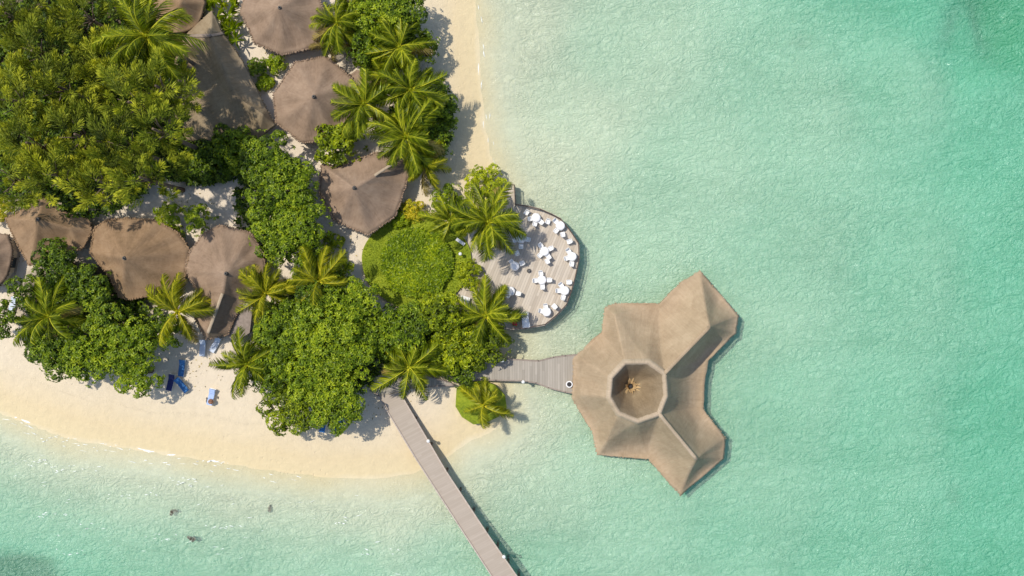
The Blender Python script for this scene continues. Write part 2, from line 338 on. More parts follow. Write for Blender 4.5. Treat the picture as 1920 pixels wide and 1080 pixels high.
def grid_mesh(name, m, zz, attrs):
    ny, nx = X.shape; V = np.stack([X, Y, zz], -1).reshape(-1, 3)
    idx = np.arange(nx*ny).reshape(ny, nx)
    F = np.stack([idx[:-1, :-1], idx[:-1, 1:], idx[1:, 1:], idx[1:, :-1]], -1).reshape(-1, 4)
    me = bpy.data.meshes.new(name); me.from_pydata(V.tolist(), [], F.tolist())
    for k, a in attrs.items(): me.attributes.new(k, 'FLOAT', 'POINT').data.foreach_set('value', a.reshape(-1).astype(np.float32))
    me.polygons.foreach_set('use_smooth', [True]*len(me.polygons)); me.materials.append(m); me.update()
    o = bpy.data.objects.new(name, me); COL.objects.link(o); return o
tag(grid_mesh('ground', M['sand'], Z, {'weed': weed, 'litter': litter}), kind='structure')
ny, nx = X.shape; idx = np.arange(nx*ny).reshape(ny, nx); K_ = nx*ny
Vw = np.concatenate([np.stack([X, Y, np.zeros_like(X)], -1).reshape(-1, 3), np.stack([X, Y, np.full_like(X, -20.0)], -1).reshape(-1, 3)])
Ft = np.stack([idx[:-1, :-1], idx[:-1, 1:], idx[1:, 1:], idx[1:, :-1]], -1).reshape(-1, 4); Fb = Ft[:, ::-1]+K_
rim_ = np.concatenate([idx[0, :-1], idx[:-1, -1], idx[-1, :0:-1], idx[:0:-1, 0]]); nx2 = np.roll(rim_, -1)
Fs = np.stack([rim_, rim_+K_, nx2+K_, nx2], -1)
me = bpy.data.meshes.new('water'); me.from_pydata(Vw.tolist(), [], np.concatenate([Ft, Fb, Fs]).tolist())
me.attributes.new('depth', 'FLOAT', 'POINT').data.foreach_set('value', np.tile(np.clip(-Z, 0, 9).reshape(-1), 2).astype(np.float32))
me.materials.append(M['water']); me.update(); wo_ = bpy.data.objects.new('water', me); COL.objects.link(wo_); tag(wo_, kind='structure')

# foam slivers along the waterline (nobody could count them)
rnd = random.Random(3); fm = MB()
def foam(px_, py_, L, W, ang):
    c = P(px_, py_, 0.03); n_ = 10; up = []; lo = []
    L *= 0.06; W *= 0.06; cs, sn = math.cos(ang), math.sin(ang)
    for i in range(n_+1):
        u = (i/n_-.5)*L; wv = W*math.sin(PI*i/n_)*(0.5+rnd.random()); mid = W*1.2*noise.noise(Vector((u*1.2+px_, py_, 0)))
        for lst, sg in ((up, .5), (lo, -.5)):
            v_ = mid+sg*wv; lst.append((c.x+u*cs-v_*sn, c.y+u*sn+v_*cs, 0.03))
    fm.add(up+lo, [(i, n_+1+i, n_+2+i, i+1) for i in range(n_)])
for i in range(len(SHORE_PX)-1):
    (x0, y0), (x1, y1) = SHORE_PX[i], SHORE_PX[i+1]
    if not (-40 < x0 < 1000 and -20 < y0 < 900) or (930 < x0 and 330 < y0 < 720) or (900 < x0 < 960 and 330 < y0): continue
    if 600 < x0 < 960 and y0 > 720: continue
    L = math.hypot(x1-x0, y1-y0); k = int(L/ (26 if y0 > 600 else 42))+1
    for j in range(k):
        f = rnd.random(); off_ = rnd.uniform(2, 12 if y0 < 600 else 26)
        nx_, ny_ = (-(y1-y0)/L, (x1-x0)/L)
        if nx_ < 0 and y0 < 700: nx_, ny_ = -nx_, -ny_
        if y0 > 700 and ny_ < 0: nx_, ny_ = -nx_, -ny_
        foam(x0+(x1-x0)*f+nx_*off_, y0+(y1-y0)*f+ny_*off_, rnd.uniform(6, 20), rnd.uniform(.5, 1.4), math.atan2(-(y1-y0), x1-x0)+rnd.uniform(-.2, .2))
for i in range(40):      # scattered whitecaps out on the lower left water
    x0 = rnd.uniform(0, 760); y0 = 800+rnd.random()**1.3*220+x0*0.10
    foam(x0, y0, rnd.uniform(4, 13), rnd.uniform(.35, .9), rnd.uniform(-.3, .5))
for cx, cy, sx_, sy_, k in ((60, 792, 40, 9, 12), (130, 822, 60, 8, 16), (190, 838, 45, 6, 12), (400, 866, 45, 6, 10), (60, 865, 60, 8, 14), (130, 878, 60, 8, 12), (340, 905, 60, 9, 16), (240, 930, 60, 8, 10), (90, 965, 40, 8, 10), (165, 990, 25, 6, 6),
        (430, 985, 60, 8, 8), (640, 975, 50, 8, 6), (320, 1003, 40, 8, 6), (700, 1035, 50, 8, 6), (130, 1035, 40, 6, 5)):
    for j in range(k): foam(cx+rnd.gauss(0, sx_*.5), cy+rnd.gauss(0, sy_*.6), rnd.uniform(3, 9), rnd.uniform(.5, 1.5), rnd.uniform(-.5, .4))
foam(272, 843, 38, 5, -.25); foam(322, 853, 20, 3, .15); foam(400, 864, 26, 3, .1); foam(45, 787, 40, 5, -.35)
foam(906, 235, 2, 20, .0); foam(897, 130, 2, 22, 0)
tag(fm.build('foam', M['foam']), 'thin white foam streaks along the waterline and shallow waves', 'foam', kind='stuff')

# ------------------------------------------------------------------ roofs
def roof_mesh(name, m, outline, inner, edges, ze, zmax, conc=1.25, hole=None, Nn=12, parent=None, fringe=True, seed=0, sag=0.06, hips=None, drop=0.38, wid=1.0):
    """outline [(px,py[,z])], inner [(px,py,z)], edges index pairs over outline+inner"""
    rr = random.Random(seed)
    pts = [P(q[0], q[1], q[2] if len(q) > 2 else ze) for q in outline] + [P(*q) for q in inner]
    n_ = len(outline)
    E = [(i, (i+1) % n_) for i in range(n_)] + list(edges)
    vs, es, fs, ov, oe, of = delaunay_2d_cdt([p.xy for p in pts], E, [tuple(range(n_))], 0, 1e-5)
    zs = [pts[o[0]].z if o else ze for o in ov]
    # any crossing vertex: nearest interpolation is not needed for the shapes used here
    out2 = [(p.x, p.y) for p in pts[:n_]]
    holep = [(pts[i].x, pts[i].y) for i in hole] if hole else None
    V = []; F = []; UV = []
    for f in fs:
        a, b3, c3 = [Vector((vs[i].x, vs[i].y, zs[i])) for i in f]
        cen = (a+b3+c3)/3
        if not inpoly(cen.x, cen.y, out2): continue
        if holep and inpoly(cen.x, cen.y, holep): continue
        nn = (b3-a).cross(c3-a).normalized()
        if nn.z < 0: b3, c3 = c3, b3; nn = -nn
        d = Vector((nn.x, nn.y, 0));
        d = d.normalized() if d.length > 1e-3 else Vector((1, 0, 0))
        tg = Vector((-d.y, d.x, 0)); o = len(V); ids = {}; offu = rr.uniform(0, 50)
        for i in range(Nn+1):
            for j in range(Nn+1-i):
                p = a + (b3-a)*(i/Nn) + (c3-a)*(j/Nn); ids[(i, j)] = len(V); V.append(p); UV.append((p.dot(tg)+offu, p.dot(d)))
        for i in range(Nn):
            for j in range(Nn-i):
                F.append((ids[(i, j)], ids[(i+1, j)], ids[(i, j+1)]))
                if i+j < Nn-1: F.append((ids[(i+1, j)], ids[(i+1, j+1)], ids[(i, j+1)]))
    segs = [(pts[a].xy, pts[b4].xy) for a, b4 in (edges if hips is None else hips)]
    def dseg(p2):
        best = 9e9
        for a, b4 in segs:
            ab = b4-a; t_ = max(0, min(1, (p2-a).dot(ab)/max(1e-6, ab.length_squared))); best = min(best, (p2-a-ab*t_).length)
        return best
    VV = []
    for p in V:
        q = max(0.0, min(1.0, (p.z-ze)/(zmax-ze)))
        z_ = ze+(zmax-ze)*q**conc + sag*noise.noise(Vector((p.x*.45+seed, p.y*.45, 0))) + 0.03*noise.noise(Vector((p.x*2.2, p.y*2.2, seed))) - drop*(1-math.exp(-(dseg(p.xy)/wid)**2))*min(1, 4.2*q*(1.05-q))
        if q < 0.02:
            p = p + Vector((noise.noise(Vector((p.x*1.5, p.y*1.5, 7)))*.10, noise.noise(Vector((p.x*1.5, p.y*1.5, 17)))*.10, 0))
        VV.append((p.x, p.y, z_))
    cen = sum((Vector(p) for p in VV), Vector())/len(VV)
    nF0 = len(F)
    if fringe:
        for i in range(n_):
            a, b3 = pts[i], pts[(i+1) % n_]; L = (b3-a).length; k = int(L/0.14)
            od = Vector(((b3-a).y, -(b3-a).x, 0)).normalized()
            mid = (a+b3)/2
            if inpoly(mid.x+od.x*.05, mid.y+od.y*.05, out2): od = -od
            for j in range(k):
                p = a.lerp(b3, (j+rr.random())/k); tw = (b3-a).normalized()*rr.uniform(.05, .11); q = p-od*0.10+Vector((0, 0, -.10))
                e = p+od*rr.uniform(.0, .14)+Vector((0, 0, -rr.uniform(.08, .25)))+(b3-a).normalized()*rr.uniform(-.06, .06)
                o = len(VV); VV += [tuple(q-tw), tuple(q+tw), tuple(e+tw*.5), tuple(e-tw*.5)]; F.append((o, o+1, o+2, o+3))
                u0 = rr.uniform(0, 50); UV += [(u0, 0), (u0+.1, 0), (u0+.1, .3), (u0, .3)]
    o_ = len(VV)
    me = bpy.data.meshes.new(name); me.from_pydata([(v[0], v[1], v[2]) for v in VV], [], F)
    uvl = me.uv_layers.new(name='UVMap')
    li = np.zeros(len(me.loops), dtype=np.int32); me.loops.foreach_get('vertex_index', li)
    uvl.data.foreach_set('uv', np.array(UV, dtype=np.float32)[li].reshape(-1))
    bm = bmesh.new(); bm.from_mesh(me); bmesh.ops.remove_doubles(bm, verts=bm.verts, dist=0.002)
    for f in bm.faces: f.smooth = True
    bm.to_mesh(me); bm.free(); me.materials.append(m)
    ob = bpy.data.objects.new(name, me); COL.objects.link(ob)
    if parent: ob.parent = parent
    md = ob.modifiers.new('thick', 'SOLIDIFY'); md.thickness = 0.16; md.offset = -1
    return ob, pts
def cap_mesh(pa, pb, wdt, m, parent, zmap=None, name='ridge_cap', lift=0.07):
    mb = MB(); k = 14; pl = []; L = (pb-pa).length; side = Vector((-(pb-pa).y, (pb-pa).x, 0)).normalized()
    prof = [(-1, -.42), (-.55, -.10), (0, .08), (.55, -.10), (1, -.42)]
    vs = []
    for i in range(k+1):
        p = pa.lerp(pb, i/k)
        if zmap: p = Vector((p.x, p.y, zmap(p.z)))
        for s_, z_ in prof: vs.append(p+side*s_*wdt*(1+.06*math.sin(i*2.1))+Vector((0, 0, lift+z_*wdt)))
    mb.add(vs, [(i*5+j, (i+1)*5+j, (i+1)*5+j+1, i*5+j+1) for i in range(k) for j in range(4)])
    o = mb.build(name, m, parent, True)
    uvl = o.data.uv_layers.new(name='UVMap'); li = np.zeros(len(o.data.loops), dtype=np.int32); o.data.loops.foreach_get('vertex_index', li)
    uv = np.array([(i/k*L, s_*wdt) for i in range(k+1) for s_, z_ in prof], dtype=np.float32); uvl.data.foreach_set('uv', uv[li].reshape(-1))
    md = o.modifiers.new('thick', 'SOLIDIFY'); md.thickness = 0.05; md.offset = 1
    return o

def hut(name, label, cat, outline, inner, edges, ze, zmax, m, capm=None, caps=(), finial=None, conc=1.25, seed=0, wallpoly=None, group='thatched pavilions of the beach village', base=0.0):
    pts_px = wallpoly or [(q[0], q[1]) for q in outline]
    cx = sum(p[0] for p in pts_px)/len(pts_px); cy = sum(p[1] for p in pts_px)/len(pts_px)
    gz = 1.0
    r = empty(name, (0, 0, 0), label, cat, group)
    inner = [(a, b4, ze+(c4-ze)*.8) for a, b4, c4 in inner]; zmax = ze+(zmax-ze)*.8; rf, pts = roof_mesh('roof', m, outline, inner, edges, ze, zmax, conc, parent=r, seed=seed)
    wp = [P(cx+(a-cx)*.84, cy+(b4-cy)*.84, ze) for a, b4 in pts_px]
    mb = MB(); mb.prism([(p.x, p.y) for p in wp], gz-.3, ze-0.35); mb.build('wall', M['plaster'], r)
    mb = MB(); mb.prism([(p.x*1.0, p.y*1.0) for p in [P(cx+(a-cx)*.93, cy+(b4-cy)*.93, ze) for a, b4 in pts_px]], gz-.35, gz+.18); mb.build('plinth', M['stone'], r)
    for i in range(len(wp)):
        a, b4 = wp[i], wp[(i+1) % len(wp)]; L = (b4-a).length
        if L < 2: continue
        mid = (a+b4)/2; rz = math.atan2((b4-a).y, (b4-a).x)
        nm, hh, zc, mm, ww = ('door', 2.0, gz+1.2, M['wood_dark'], 1.2) if i % 3 == 0 else ('window', 1.0, gz+1.55, M['glass'], min(1.4, L*.5))
        mb = MB(); mb.box((mid.x, mid.y, min(zc, ze-.5-hh/2)), (ww, .14, hh), rz); wo = mb.build(nm, mm, r)
    zm = lambda z_: ze+(zmax-ze)*max(0, min(1, (z_-ze)/(zmax-ze)))**conc
    for i, j, wd_ in caps: cap_mesh(pts[i], pts[j], wd_, capm or M['capdark'], rf, zm)
    if finial is not None:
        p = pts[finial]; mb = MB(); mb.cyl((p.x, p.y, p.z-.25), .26, .28, 12, .17); mb.cyl((p.x, p.y, p.z+.03), .10, .26, 10, .04)
        mb.build('finial', M['pot'], rf)
    return r
# B long hipped hall
hut('thatched_hall', 'long grey thatched hall with small raised north gable, half shaded by palms', 'thatched hall',
    [(397, 19), (418, 62), (455, 115), (500, 205), (516, 235), (482, 262), (430, 266), (350, 262), (322, 205), (325, 120), (345, 68)],
    [(395, 66, 5.2), (440, 180, 5.0), (492, 214, 4.9)], [(0, 11), (11, 12), (12, 13), (13, 4), (13, 5), (11, 1), (11, 10)], 3.0, 6.6, M['thatch_olive'], conc=1.15, seed=2,
    caps=((10, 11, .18), (11, 1, .18)))
hut('thatched_bungalow', 'small grey thatched roof at top left tucked behind the tall palm', 'bungalow',
    [(300, -40), (360, -45), (385, 5), (372, 48), (330, 66), (296, 50), (285, 0)], [(338, 5, 5.4)], [(7, i) for i in range(7)], 2.9, 5.4, M['thatch_brown'], seed=3)
hut('thatched_pavilion', 'octagonal grey thatched pavilion at the top edge with palm shadow on its peak', 'pavilion',
    [(451, 22), (478, 82), (530, 103), (590, 88), (610, 30), (590, -30), (525, -52), (465, -30)], [(524, 14, 5.9)], [(8, i) for i in range(8)], 3.0, 5.9, M['thatch_grey'], seed=4, finial=8)
hut('thatched_pavilion', 'eight sided grey thatched pavilion with small patches, left of the beach palms', 'pavilion',
    [(512, 176), (518, 230), (566, 268), (625, 262), (668, 215), (664, 150), (612, 106), (553, 116)], [(588, 181, 6.2)], [(8, i) for i in range(8)], 3.0, 6.2, M['thatch_grey'], seed=5, finial=8)
hut('thatched_shed', 'little grey thatched wing roof between octagonal pavilion and beach palms', 'shed',
    [(640, 150), (668, 132), (705, 140), (705, 175), (665, 195)], [(660, 162, 4.0), (695, 155, 4.0)], [(5, 6)], 2.7, 4.0, M['thatch_grey'], seed=6)
hut('thatched_pavilion', 'grey thatched pavilion beside the round lawn with ridged northeast wing', 'pavilion',
    [(602, 308), (598, 362), (628, 415), (690, 441), (742, 405), (760, 352), (768, 312), (752, 282), (700, 287), (640, 312)],
    [(664, 352, 6.4), (702, 329, 5.7), (757, 293, 5.3)], [(10, i) for i in (0, 1, 2, 3, 4, 9)] + [(10, 11), (11, 12), (12, 7), (12, 6), (11, 5), (10, 5)], 3.0, 6.4, M['thatch_grey'], seed=7, finial=10,
    caps=((11, 12, .13),), capm=M['cap'])
hut('thatched_pavilion', 'brown thatched pavilion at the far left with dark finial, tree at its foot', 'pavilion',
    [(10, 410), (28, 450), (55, 498), (110, 470), (152, 468), (172, 435), (166, 413), (120, 397), (78, 370), (43, 392)],
    [(70, 411, 6.0), (130, 428, 4.6)], [(10, i) for i in (0, 1, 2, 9, 8, 3)] + [(10, 11), (11, 4), (11, 5), (11, 6), (11, 7)], 3.0, 6.0, M['thatch_brown'], seed=8, finial=10)
hut('thatched_pavilion', 'large brown thatched pavilion in the middle of the left row', 'pavilion',
    [(200, 412), (176, 428), (169, 474), (205, 518), (222, 556), (240, 562), (290, 553), (345, 530), (356, 468), (334, 437), (293, 413), (243, 409)],
    [(232, 484, 6.6), (228, 530, 4.6)], [(12, i) for i in (0, 1, 2, 3, 6, 7, 8, 9, 10, 11)] + [(12, 13), (13, 4), (13, 5)], 3.0, 6.6, M['thatch_brown'], seed=9, finial=12)
hut('thatched_pavilion', 'grey thatched pavilion with pale ridge running down its south wing', 'pavilion',
    [(413, 422), (380, 438), (353, 477), (347, 503), (362, 535), (378, 560), (364, 597), (387, 636), (428, 627), (438, 600), (462, 560), (498, 520), (494, 475), (470, 436)],
    [(423, 513, 6.4), (417, 550, 5.8), (389, 625, 5.3)], [(14, i) for i in (0, 1, 2, 3, 4, 13, 12, 11, 10)] + [(14, 15), (15, 16), (16, 7), (15, 5), (16, 6), (15, 9), (16, 8)], 3.0, 6.4, M['thatch_grey'], seed=10, finial=14,
    caps=((15, 16, .16),), capm=M['cap'])
hut('thatched_bungalow', 'dark thatched roof cut by the left edge below red leaved shrub', 'bungalow',
    [(-60, 430), (15, 440), (24, 470), (15, 515), (-5, 540), (-60, 540)], [(-40, 485, 5.0)], [(6, i) for i in range(6)], 2.8, 5.0, M['thatch_grey'], seed=11)
# grey lean-to beside the south wing
lt_ = empty('lean_to', (0, 0, 0), 'flat grey lean-to roof beside the pale ridged south wing', 'lean-to')
q = [P(*a) for a in ((428, 630, 2.6), (440, 642, 2.4), (468, 624, 2.4), (474, 575, 2.8), (452, 560, 2.9))]
mb = MB(); mb.add([tuple(p) for p in q]+[tuple(p-Vector((0, 0, .12))) for p in q], [(0, 1, 2, 3, 4), (9, 8, 7, 6, 5)]+[(i, 5+i, 5+(i+1) % 5, (i+1) % 5) for i in range(5)]); mb.build('roof', M['wood'], lt_)
for i in (1, 2): mb = MB(); mb.cyl((q[i].x-.15, q[i].y+.15, .7), .07, q[i].z-.85, 8); mb.build('post', M['wood_dark'], lt_)

# restaurant over the water
RO = [(1313, 508), (1385, 592), (1380, 624), (1327, 677), (1321, 720), (1319, 768), (1361, 822), (1357, 860), (1276, 929), (1216, 861), (1120, 853), (1111, 810), (1073, 748),
      (1076, 671), (1129, 622), (1134, 577), (1152, 569), (1236, 570), (1276, 530)]
RIM_PX = [(1172, 680), (1216, 679), (1246, 700), (1249, 742), (1236, 776), (1196, 790), (1160, 775), (1143, 745), (1146, 708)]
ZR = 7.3
RI = [(x, y, ZR) for x, y in RIM_PX] + [(1331, 613, 6.7), (1307, 862, 6.6), (1137, 832, 3.7), (1092, 676, 3.5), (1089, 741, 3.5), (1153, 590, 3.7)]
nO = len(RO); rim = [nO+i for i in range(len(RIM_PX))]; iNE, iSE, iSW, iW1, iW2, iNW = [nO+9+i for i in range(6)]
ed = [(rim[i], rim[(i+1) % 9]) for i in range(9)]
ed += [(rim[2], iNE), (iNE, 0), (iNE, 1), (iNE, 2), (rim[4], iSE), (iSE, 8), (iSE, 6), (iSE, 7), (rim[6], iSW), (iSW, 10), (rim[8], iW1), (iW1, 13), (rim[7], iW2), (iW2, 12), (rim[0], iNW), (iNW, 15),
       (rim[2], 3), (rim[4], 5), (rim[5], 9), (rim[7], 11), (rim[8], 14), (rim[1], 17), (rim[3], 4)]
rs = empty('overwater_restaurant', (0, 0, 0), 'big tan thatched restaurant on stilts over the lagoon with octagonal roof well', 'restaurant')
rf, rp = roof_mesh('roof', M['thatch_tan'], RO, RI, ed, 1.45, ZR, 1.35, hole=rim, Nn=18, parent=rs, seed=20, sag=.10, drop=.8, wid=1.7, hips=[(rim[2], iNE), (iNE, 0), (iNE, 1), (iNE, 2), (rim[4], iSE), (iSE, 8), (iSE, 6), (iSE, 7), (rim[6], iSW), (iSW, 10), (rim[8], iW1), (iW1, 13), (rim[7], iW2), (iW2, 12), (rim[0], iNW), (iNW, 15)]+[(rim[i], rim[(i+1) % 9]) for i in range(9)])
zm = lambda z_: 1.45+(ZR-1.45)*max(0, min(1, (z_-1.45)/(ZR-1.45)))**1.35
cap_mesh(rp[rim[2]], rp[iNE], .2, M['thatch_tan'], rf, zm); cap_mesh(rp[rim[4]], rp[iSE], .17, M['cap'], rf, zm)
rc = sum((rp[i] for i in rim), Vector())/9
TH = P(1182, 724, ZR-3.8)
def ring(scale, z_):
    k_ = max(0, min(1, (ZR-z_-.1)/3.7)); cx_, cy_ = rc.x+(TH.x-rc.x)*k_, rc.y+(TH.y-rc.y)*k_
    return [Vector((cx_+(rp[i].x-rc.x)*scale, cy_+(rp[i].y-rc.y)*scale, z_)) for i in rim]
def uvfix(o, uvs):
    uvl = o.data.uv_layers.new(name='UVMap'); li = np.zeros(len(o.data.loops), dtype=np.int32); o.data.loops.foreach_get('vertex_index', li)
    uvl.data.foreach_set('uv', np.array(uvs, dtype=np.float32)[li].reshape(-1))
def rings(name, m, spec, parent, sub=4):
    mb = MB(); vs = []; uv = []; K = 9*sub
    for si, (sc, z_) in enumerate(spec):
        rg = ring(sc, z_)
        for i in range(9):
            for j in range(sub):
                p = rg[i].lerp(rg[(i+1) % 9], j/sub); p = p+Vector((0, 0, .04*noise.noise(p*1.3))); vs.append(p); uv.append(((i+j/sub)*2.2, sc*4+z_))
    mb.add(vs, [(a*K+i, a*K+(i+1) % K, (a+1)*K+(i+1) % K, (a+1)*K+i) for a in range(len(spec)-1) for i in range(K)])
    o = mb.build(name, m, parent, True); uvfix(o, uv); return o
rings('rim', M['cap'], [(1.12, ZR-.34), (1.075, ZR-.04), (1.03, ZR+.08), (0.985, ZR+.09), (.945, ZR+.0), (.905, ZR-.22)], rf)
# the well narrows downward inside the rim to a ragged golden throat
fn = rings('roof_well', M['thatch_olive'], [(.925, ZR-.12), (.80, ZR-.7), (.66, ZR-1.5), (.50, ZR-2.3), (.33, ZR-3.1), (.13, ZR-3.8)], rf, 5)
mb = MB(); rr = random.Random(5)
for i in range(46):
    an = rr.uniform(0, 2*PI); r0 = .28; r1 = rr.uniform(.4, .7) if i % 3 else rr.uniform(.6, 1.1)
    c0 = Vector((TH.x, TH.y, ZR-3.68)); wd_ = rr.uniform(.05, .12)
    d = Vector((math.cos(an), math.sin(an), 0)); s_ = Vector((-d.y, d.x, 0))*wd_
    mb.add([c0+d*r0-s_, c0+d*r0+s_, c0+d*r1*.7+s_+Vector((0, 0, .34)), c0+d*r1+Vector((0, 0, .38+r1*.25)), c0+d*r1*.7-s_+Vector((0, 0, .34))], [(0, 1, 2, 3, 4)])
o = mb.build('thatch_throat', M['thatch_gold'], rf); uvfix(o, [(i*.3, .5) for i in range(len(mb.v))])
mb = MB(); mb.cyl((TH.x, TH.y, ZR-3.78), .2, .1, 12); mb.build('throat_dark_disc', M['black'], rf)  # flat black disc, the darkness of the open throat hole put into colour
flo = [(p.x*.985+rc.x*.015, p.y*.985+rc.y*.015) for p in rp[:nO]]
flo = [(rc.x+(a-rc.x)*.9, rc.y+(b4-rc.y)*.9) for a, b4 in flo]
mb = MB(); mb.prism(flo, .15, .4); mb.build('floor_deck', M['walk'], rs)
for a, b4 in [(rc.x+(p[0]-rc.x)*.95, rc.y+(p[1]-rc.y)*.95) for p in flo]:
    mb = MB(); mb.cyl((a, b4, -3.5), .16, 4.1, 8); mb.build('pile', M['wood'], rs)
wl = [(rc.x+(p[0]-rc.x)*.86, rc.y+(p[1]-rc.y)*.86) for p in flo]; mb = MB()
for i in range(len(wl)):
    a = Vector(wl[i]); b4 = Vector(wl[(i+1) % len(wl)]); mid = (a+b4)/2; d = b4-a
    mb.box((mid.x, mid.y, .68), (d.length, .1, .55), math.atan2(d.y, d.x))
mb.build('balustrade', M['wood'], rs)

# ------------------------------------------------------------------ decks
def deck_thing(name, label, cat, poly_px, z, m, edge_m, rails=None, piles=6, kind=None):
    r = empty(name, (0, 0, 0), label, cat)
    pl = [P(a, b4, z) for a, b4 in poly_px]
    mb = MB(); mb.prism([(p.x, p.y) for p in pl], z-.16, z); mb.build('boards', m, r)
    mb = MB(); k = len(pl)
    for i in range(k):
        a, b4 = pl[i], pl[(i+1) % k]; d = b4-a; mid = (a+b4)/2
        if rails is None or i in rails: mb.box((mid.x, mid.y, z-.14), (d.length+.06, .14, .36), math.atan2(d.y, d.x))
    mb.build('edge_beam', edge_m, r)
    c = sum(pl, Vector())/k
    for p in pl[::max(1, k//piles)]:
        q_ = p.lerp(c, .06); mb = MB(); mb.cyl((q_.x, q_.y, -2.5), .13, z+2.3, 8); mb.build('pile', M['wood_dark'], r)
    return r, pl
DK = [(930, 345), (964, 346), (966, 383), (988, 386), (1013, 392), (1034, 401), (1051, 410), (1069, 432), (1085, 456), (1086, 485), (1080, 514), (1072, 545), (1062, 572), (1042, 593), (1022, 609), (985, 616), (960, 617),
      (900, 612), (880, 585), (872, 560), (850, 553), (880, 520), (872, 480), (852, 452), (880, 430), (900, 390)]
dk, dpl = deck_thing('dining_deck', 'round grey boarded dining deck reaching out over the lagoon', 'deck', DK, 1.2, M['deck'], M['wood_pale'], rails=range(0, 17))
def railing(parent, pts_, z, h, m, every=1.2, wires=3, thick=.035):
    for a, b4 in zip(pts_[:-1], pts_[1:]):
        d = (b4-a); d.z = 0; L = d.length; k = max(1, int(L/every))
        for i in range(k):
            p = a.lerp(b4, i/k); mb = MB(); mb.box((p.x, p.y, z+h/2), (.07, .07, h), math.atan2(d.y, d.x)); mb.build('post', m, parent)
    mb = MB()
    for a, b4 in zip(pts_[:-1], pts_[1:]):
        for wi in range(wires):
            zz = z+h*(wi+1)/wires; tk = thick*1.6 if wi == wires-1 else thick*.6
            mb.tube([(a.x, a.y, zz), (b4.x, b4.y, zz)], tk, 6)
    mb.build('rail', m, parent)
rl = empty('deck_railing', (0, 0, 0), 'dark railing with thin rails round the outer rim of the dining deck', 'railing')
cdk = P(1000, 500, 1.2); railing(rl, [p.lerp(cdk, .012) for p in dpl[1:17]], 1.2, .7, M['wood_dark'], 2.0)

JL = [(709, 743), (777, 856), (858, 982), (925, 1085), (1010, 1215), (1100, 1350)]; JR = [(750, 736), (837, 884), (913, 999), (973, 1085), (1062, 1215), (1155, 1350)]
jt = empty('jetty', (0, 0, 0), 'long straight boarded jetty running from the beach to the bottom edge', 'jetty')
ZJ = 1.55
A_ = [P(a, b4, ZJ) for a, b4 in JL]; B_ = [P(a, b4, ZJ) for a, b4 in JR]
mb = MB(); mb.prism([(p.x, p.y) for p in A_]+[(p.x, p.y) for p in reversed(B_)], ZJ-.14, ZJ); mb.build('boards', M['jetty'], jt)
for side, mm, sgn in ((A_, M['wood_pale'], 1), (B_, M['cloth'], -1)):
    mb = MB()
    for a, b4 in zip(side[:-1], side[1:]):
        d = b4-a; mid = (a+b4)/2; nrm = Vector((-d.y, d.x, 0)).normalized()*sgn*.02
        mb.box((mid.x+nrm.x, mid.y+nrm.y, ZJ-.05), (d.length+.03, .12, .30), math.atan2(d.y, d.x))
    mb.build('kerb_beam', M['wood_pale'], jt)
k = 0
for a, b4, c4, d4 in zip(A_[:-1], A_[1:], B_[:-1], B_[1:]):
    for i in range(3):
        for p in (a.lerp(b4, i/3), c4.lerp(d4, i/3)):
            mb = MB(); mb.cyl((p.x, p.y, -3.2), .14, 4.5, 8); mb.build('pile', M['wood_dark'], jt)
WK = [(855, 716), (880, 690), (925, 672), (944, 673), (1010, 677), (1038, 670), (1060, 667), (1095, 664), (1095, 740), (1060, 735), (1028, 727), (1005, 718), (978, 714), (930, 713), (903, 712)]
deck_thing('boardwalk', 'grey flared boardwalk joining the beach to the overwater restaurant', 'boardwalk', WK, 1.25, M['walk'], M['wood'])
LN = [(700, 706), (728, 702), (790, 703), (838, 716), (852, 722), (800, 726), (770, 728), (752, 738), (712, 744), (694, 732)]
deck_thing('landing_deck', 'grey wooden landing deck in palm shade at the head of the jetty', 'deck', LN, 1.45, M['walk'], M['wood'])
def lamp(px_, py_, z, label, head='white', hh=.9):
    p = P(px_, py_, z+hh); r = empty('bollard_lamp', (p.x, p.y, z), label, 'lamp', 'small white bollard lamps')
    mb = MB(); mb.cyl((0, 0, 0), .09, hh, 10, .07); mb.build('post', M['metal'], r)
    mb = MB(); mb.cyl((0, 0, hh), .20, .14, 14, .15); mb.cyl((0, 0, hh+.14), .15, .06, 14, .03); mb.build('lamp_head', M['white'], r); return r
lamp(803, 827, ZJ-.2, 'white bollard lamp on the right jetty edge nearer the beach')
lamp(945, 1044, ZJ-.2, 'white bollard lamp on the right jetty edge near the bottom')
lamp(942, 676, 1.25, 'white bollard lamp on the top edge of the boardwalk')
lamp(981, 716, 1.25, 'white bollard lamp on the bottom edge of the boardwalk')
p = P(1067, 720, 1.25); r = empty('fire_bowl', (p.x, p.y, 1.25), 'round white bowl with black inside at the restaurant end of the boardwalk', 'bowl')
mb = MB(); mb.cyl((0, 0, 0), .2, .35, 16, .38); mb.build('bowl', M['white'], r); mb = MB(); mb.cyl((0, 0, .35), .26, .03, 16); mb.build('bowl_interior', M['black'], r)
p = P(992, 508, 1.2); r = empty('parasol_base', (p.x, p.y, 1.2), 'small dark parasol base standing alone on the open deck boards', 'parasol base')
mb = MB(); mb.cyl((0, 0, 0), .26, .1, 8); mb.build('foot', M['pot'], r); mb = MB(); mb.cyl((0, 0, .1), .05, .35, 8); mb.build('sleeve', M['metal'], r)

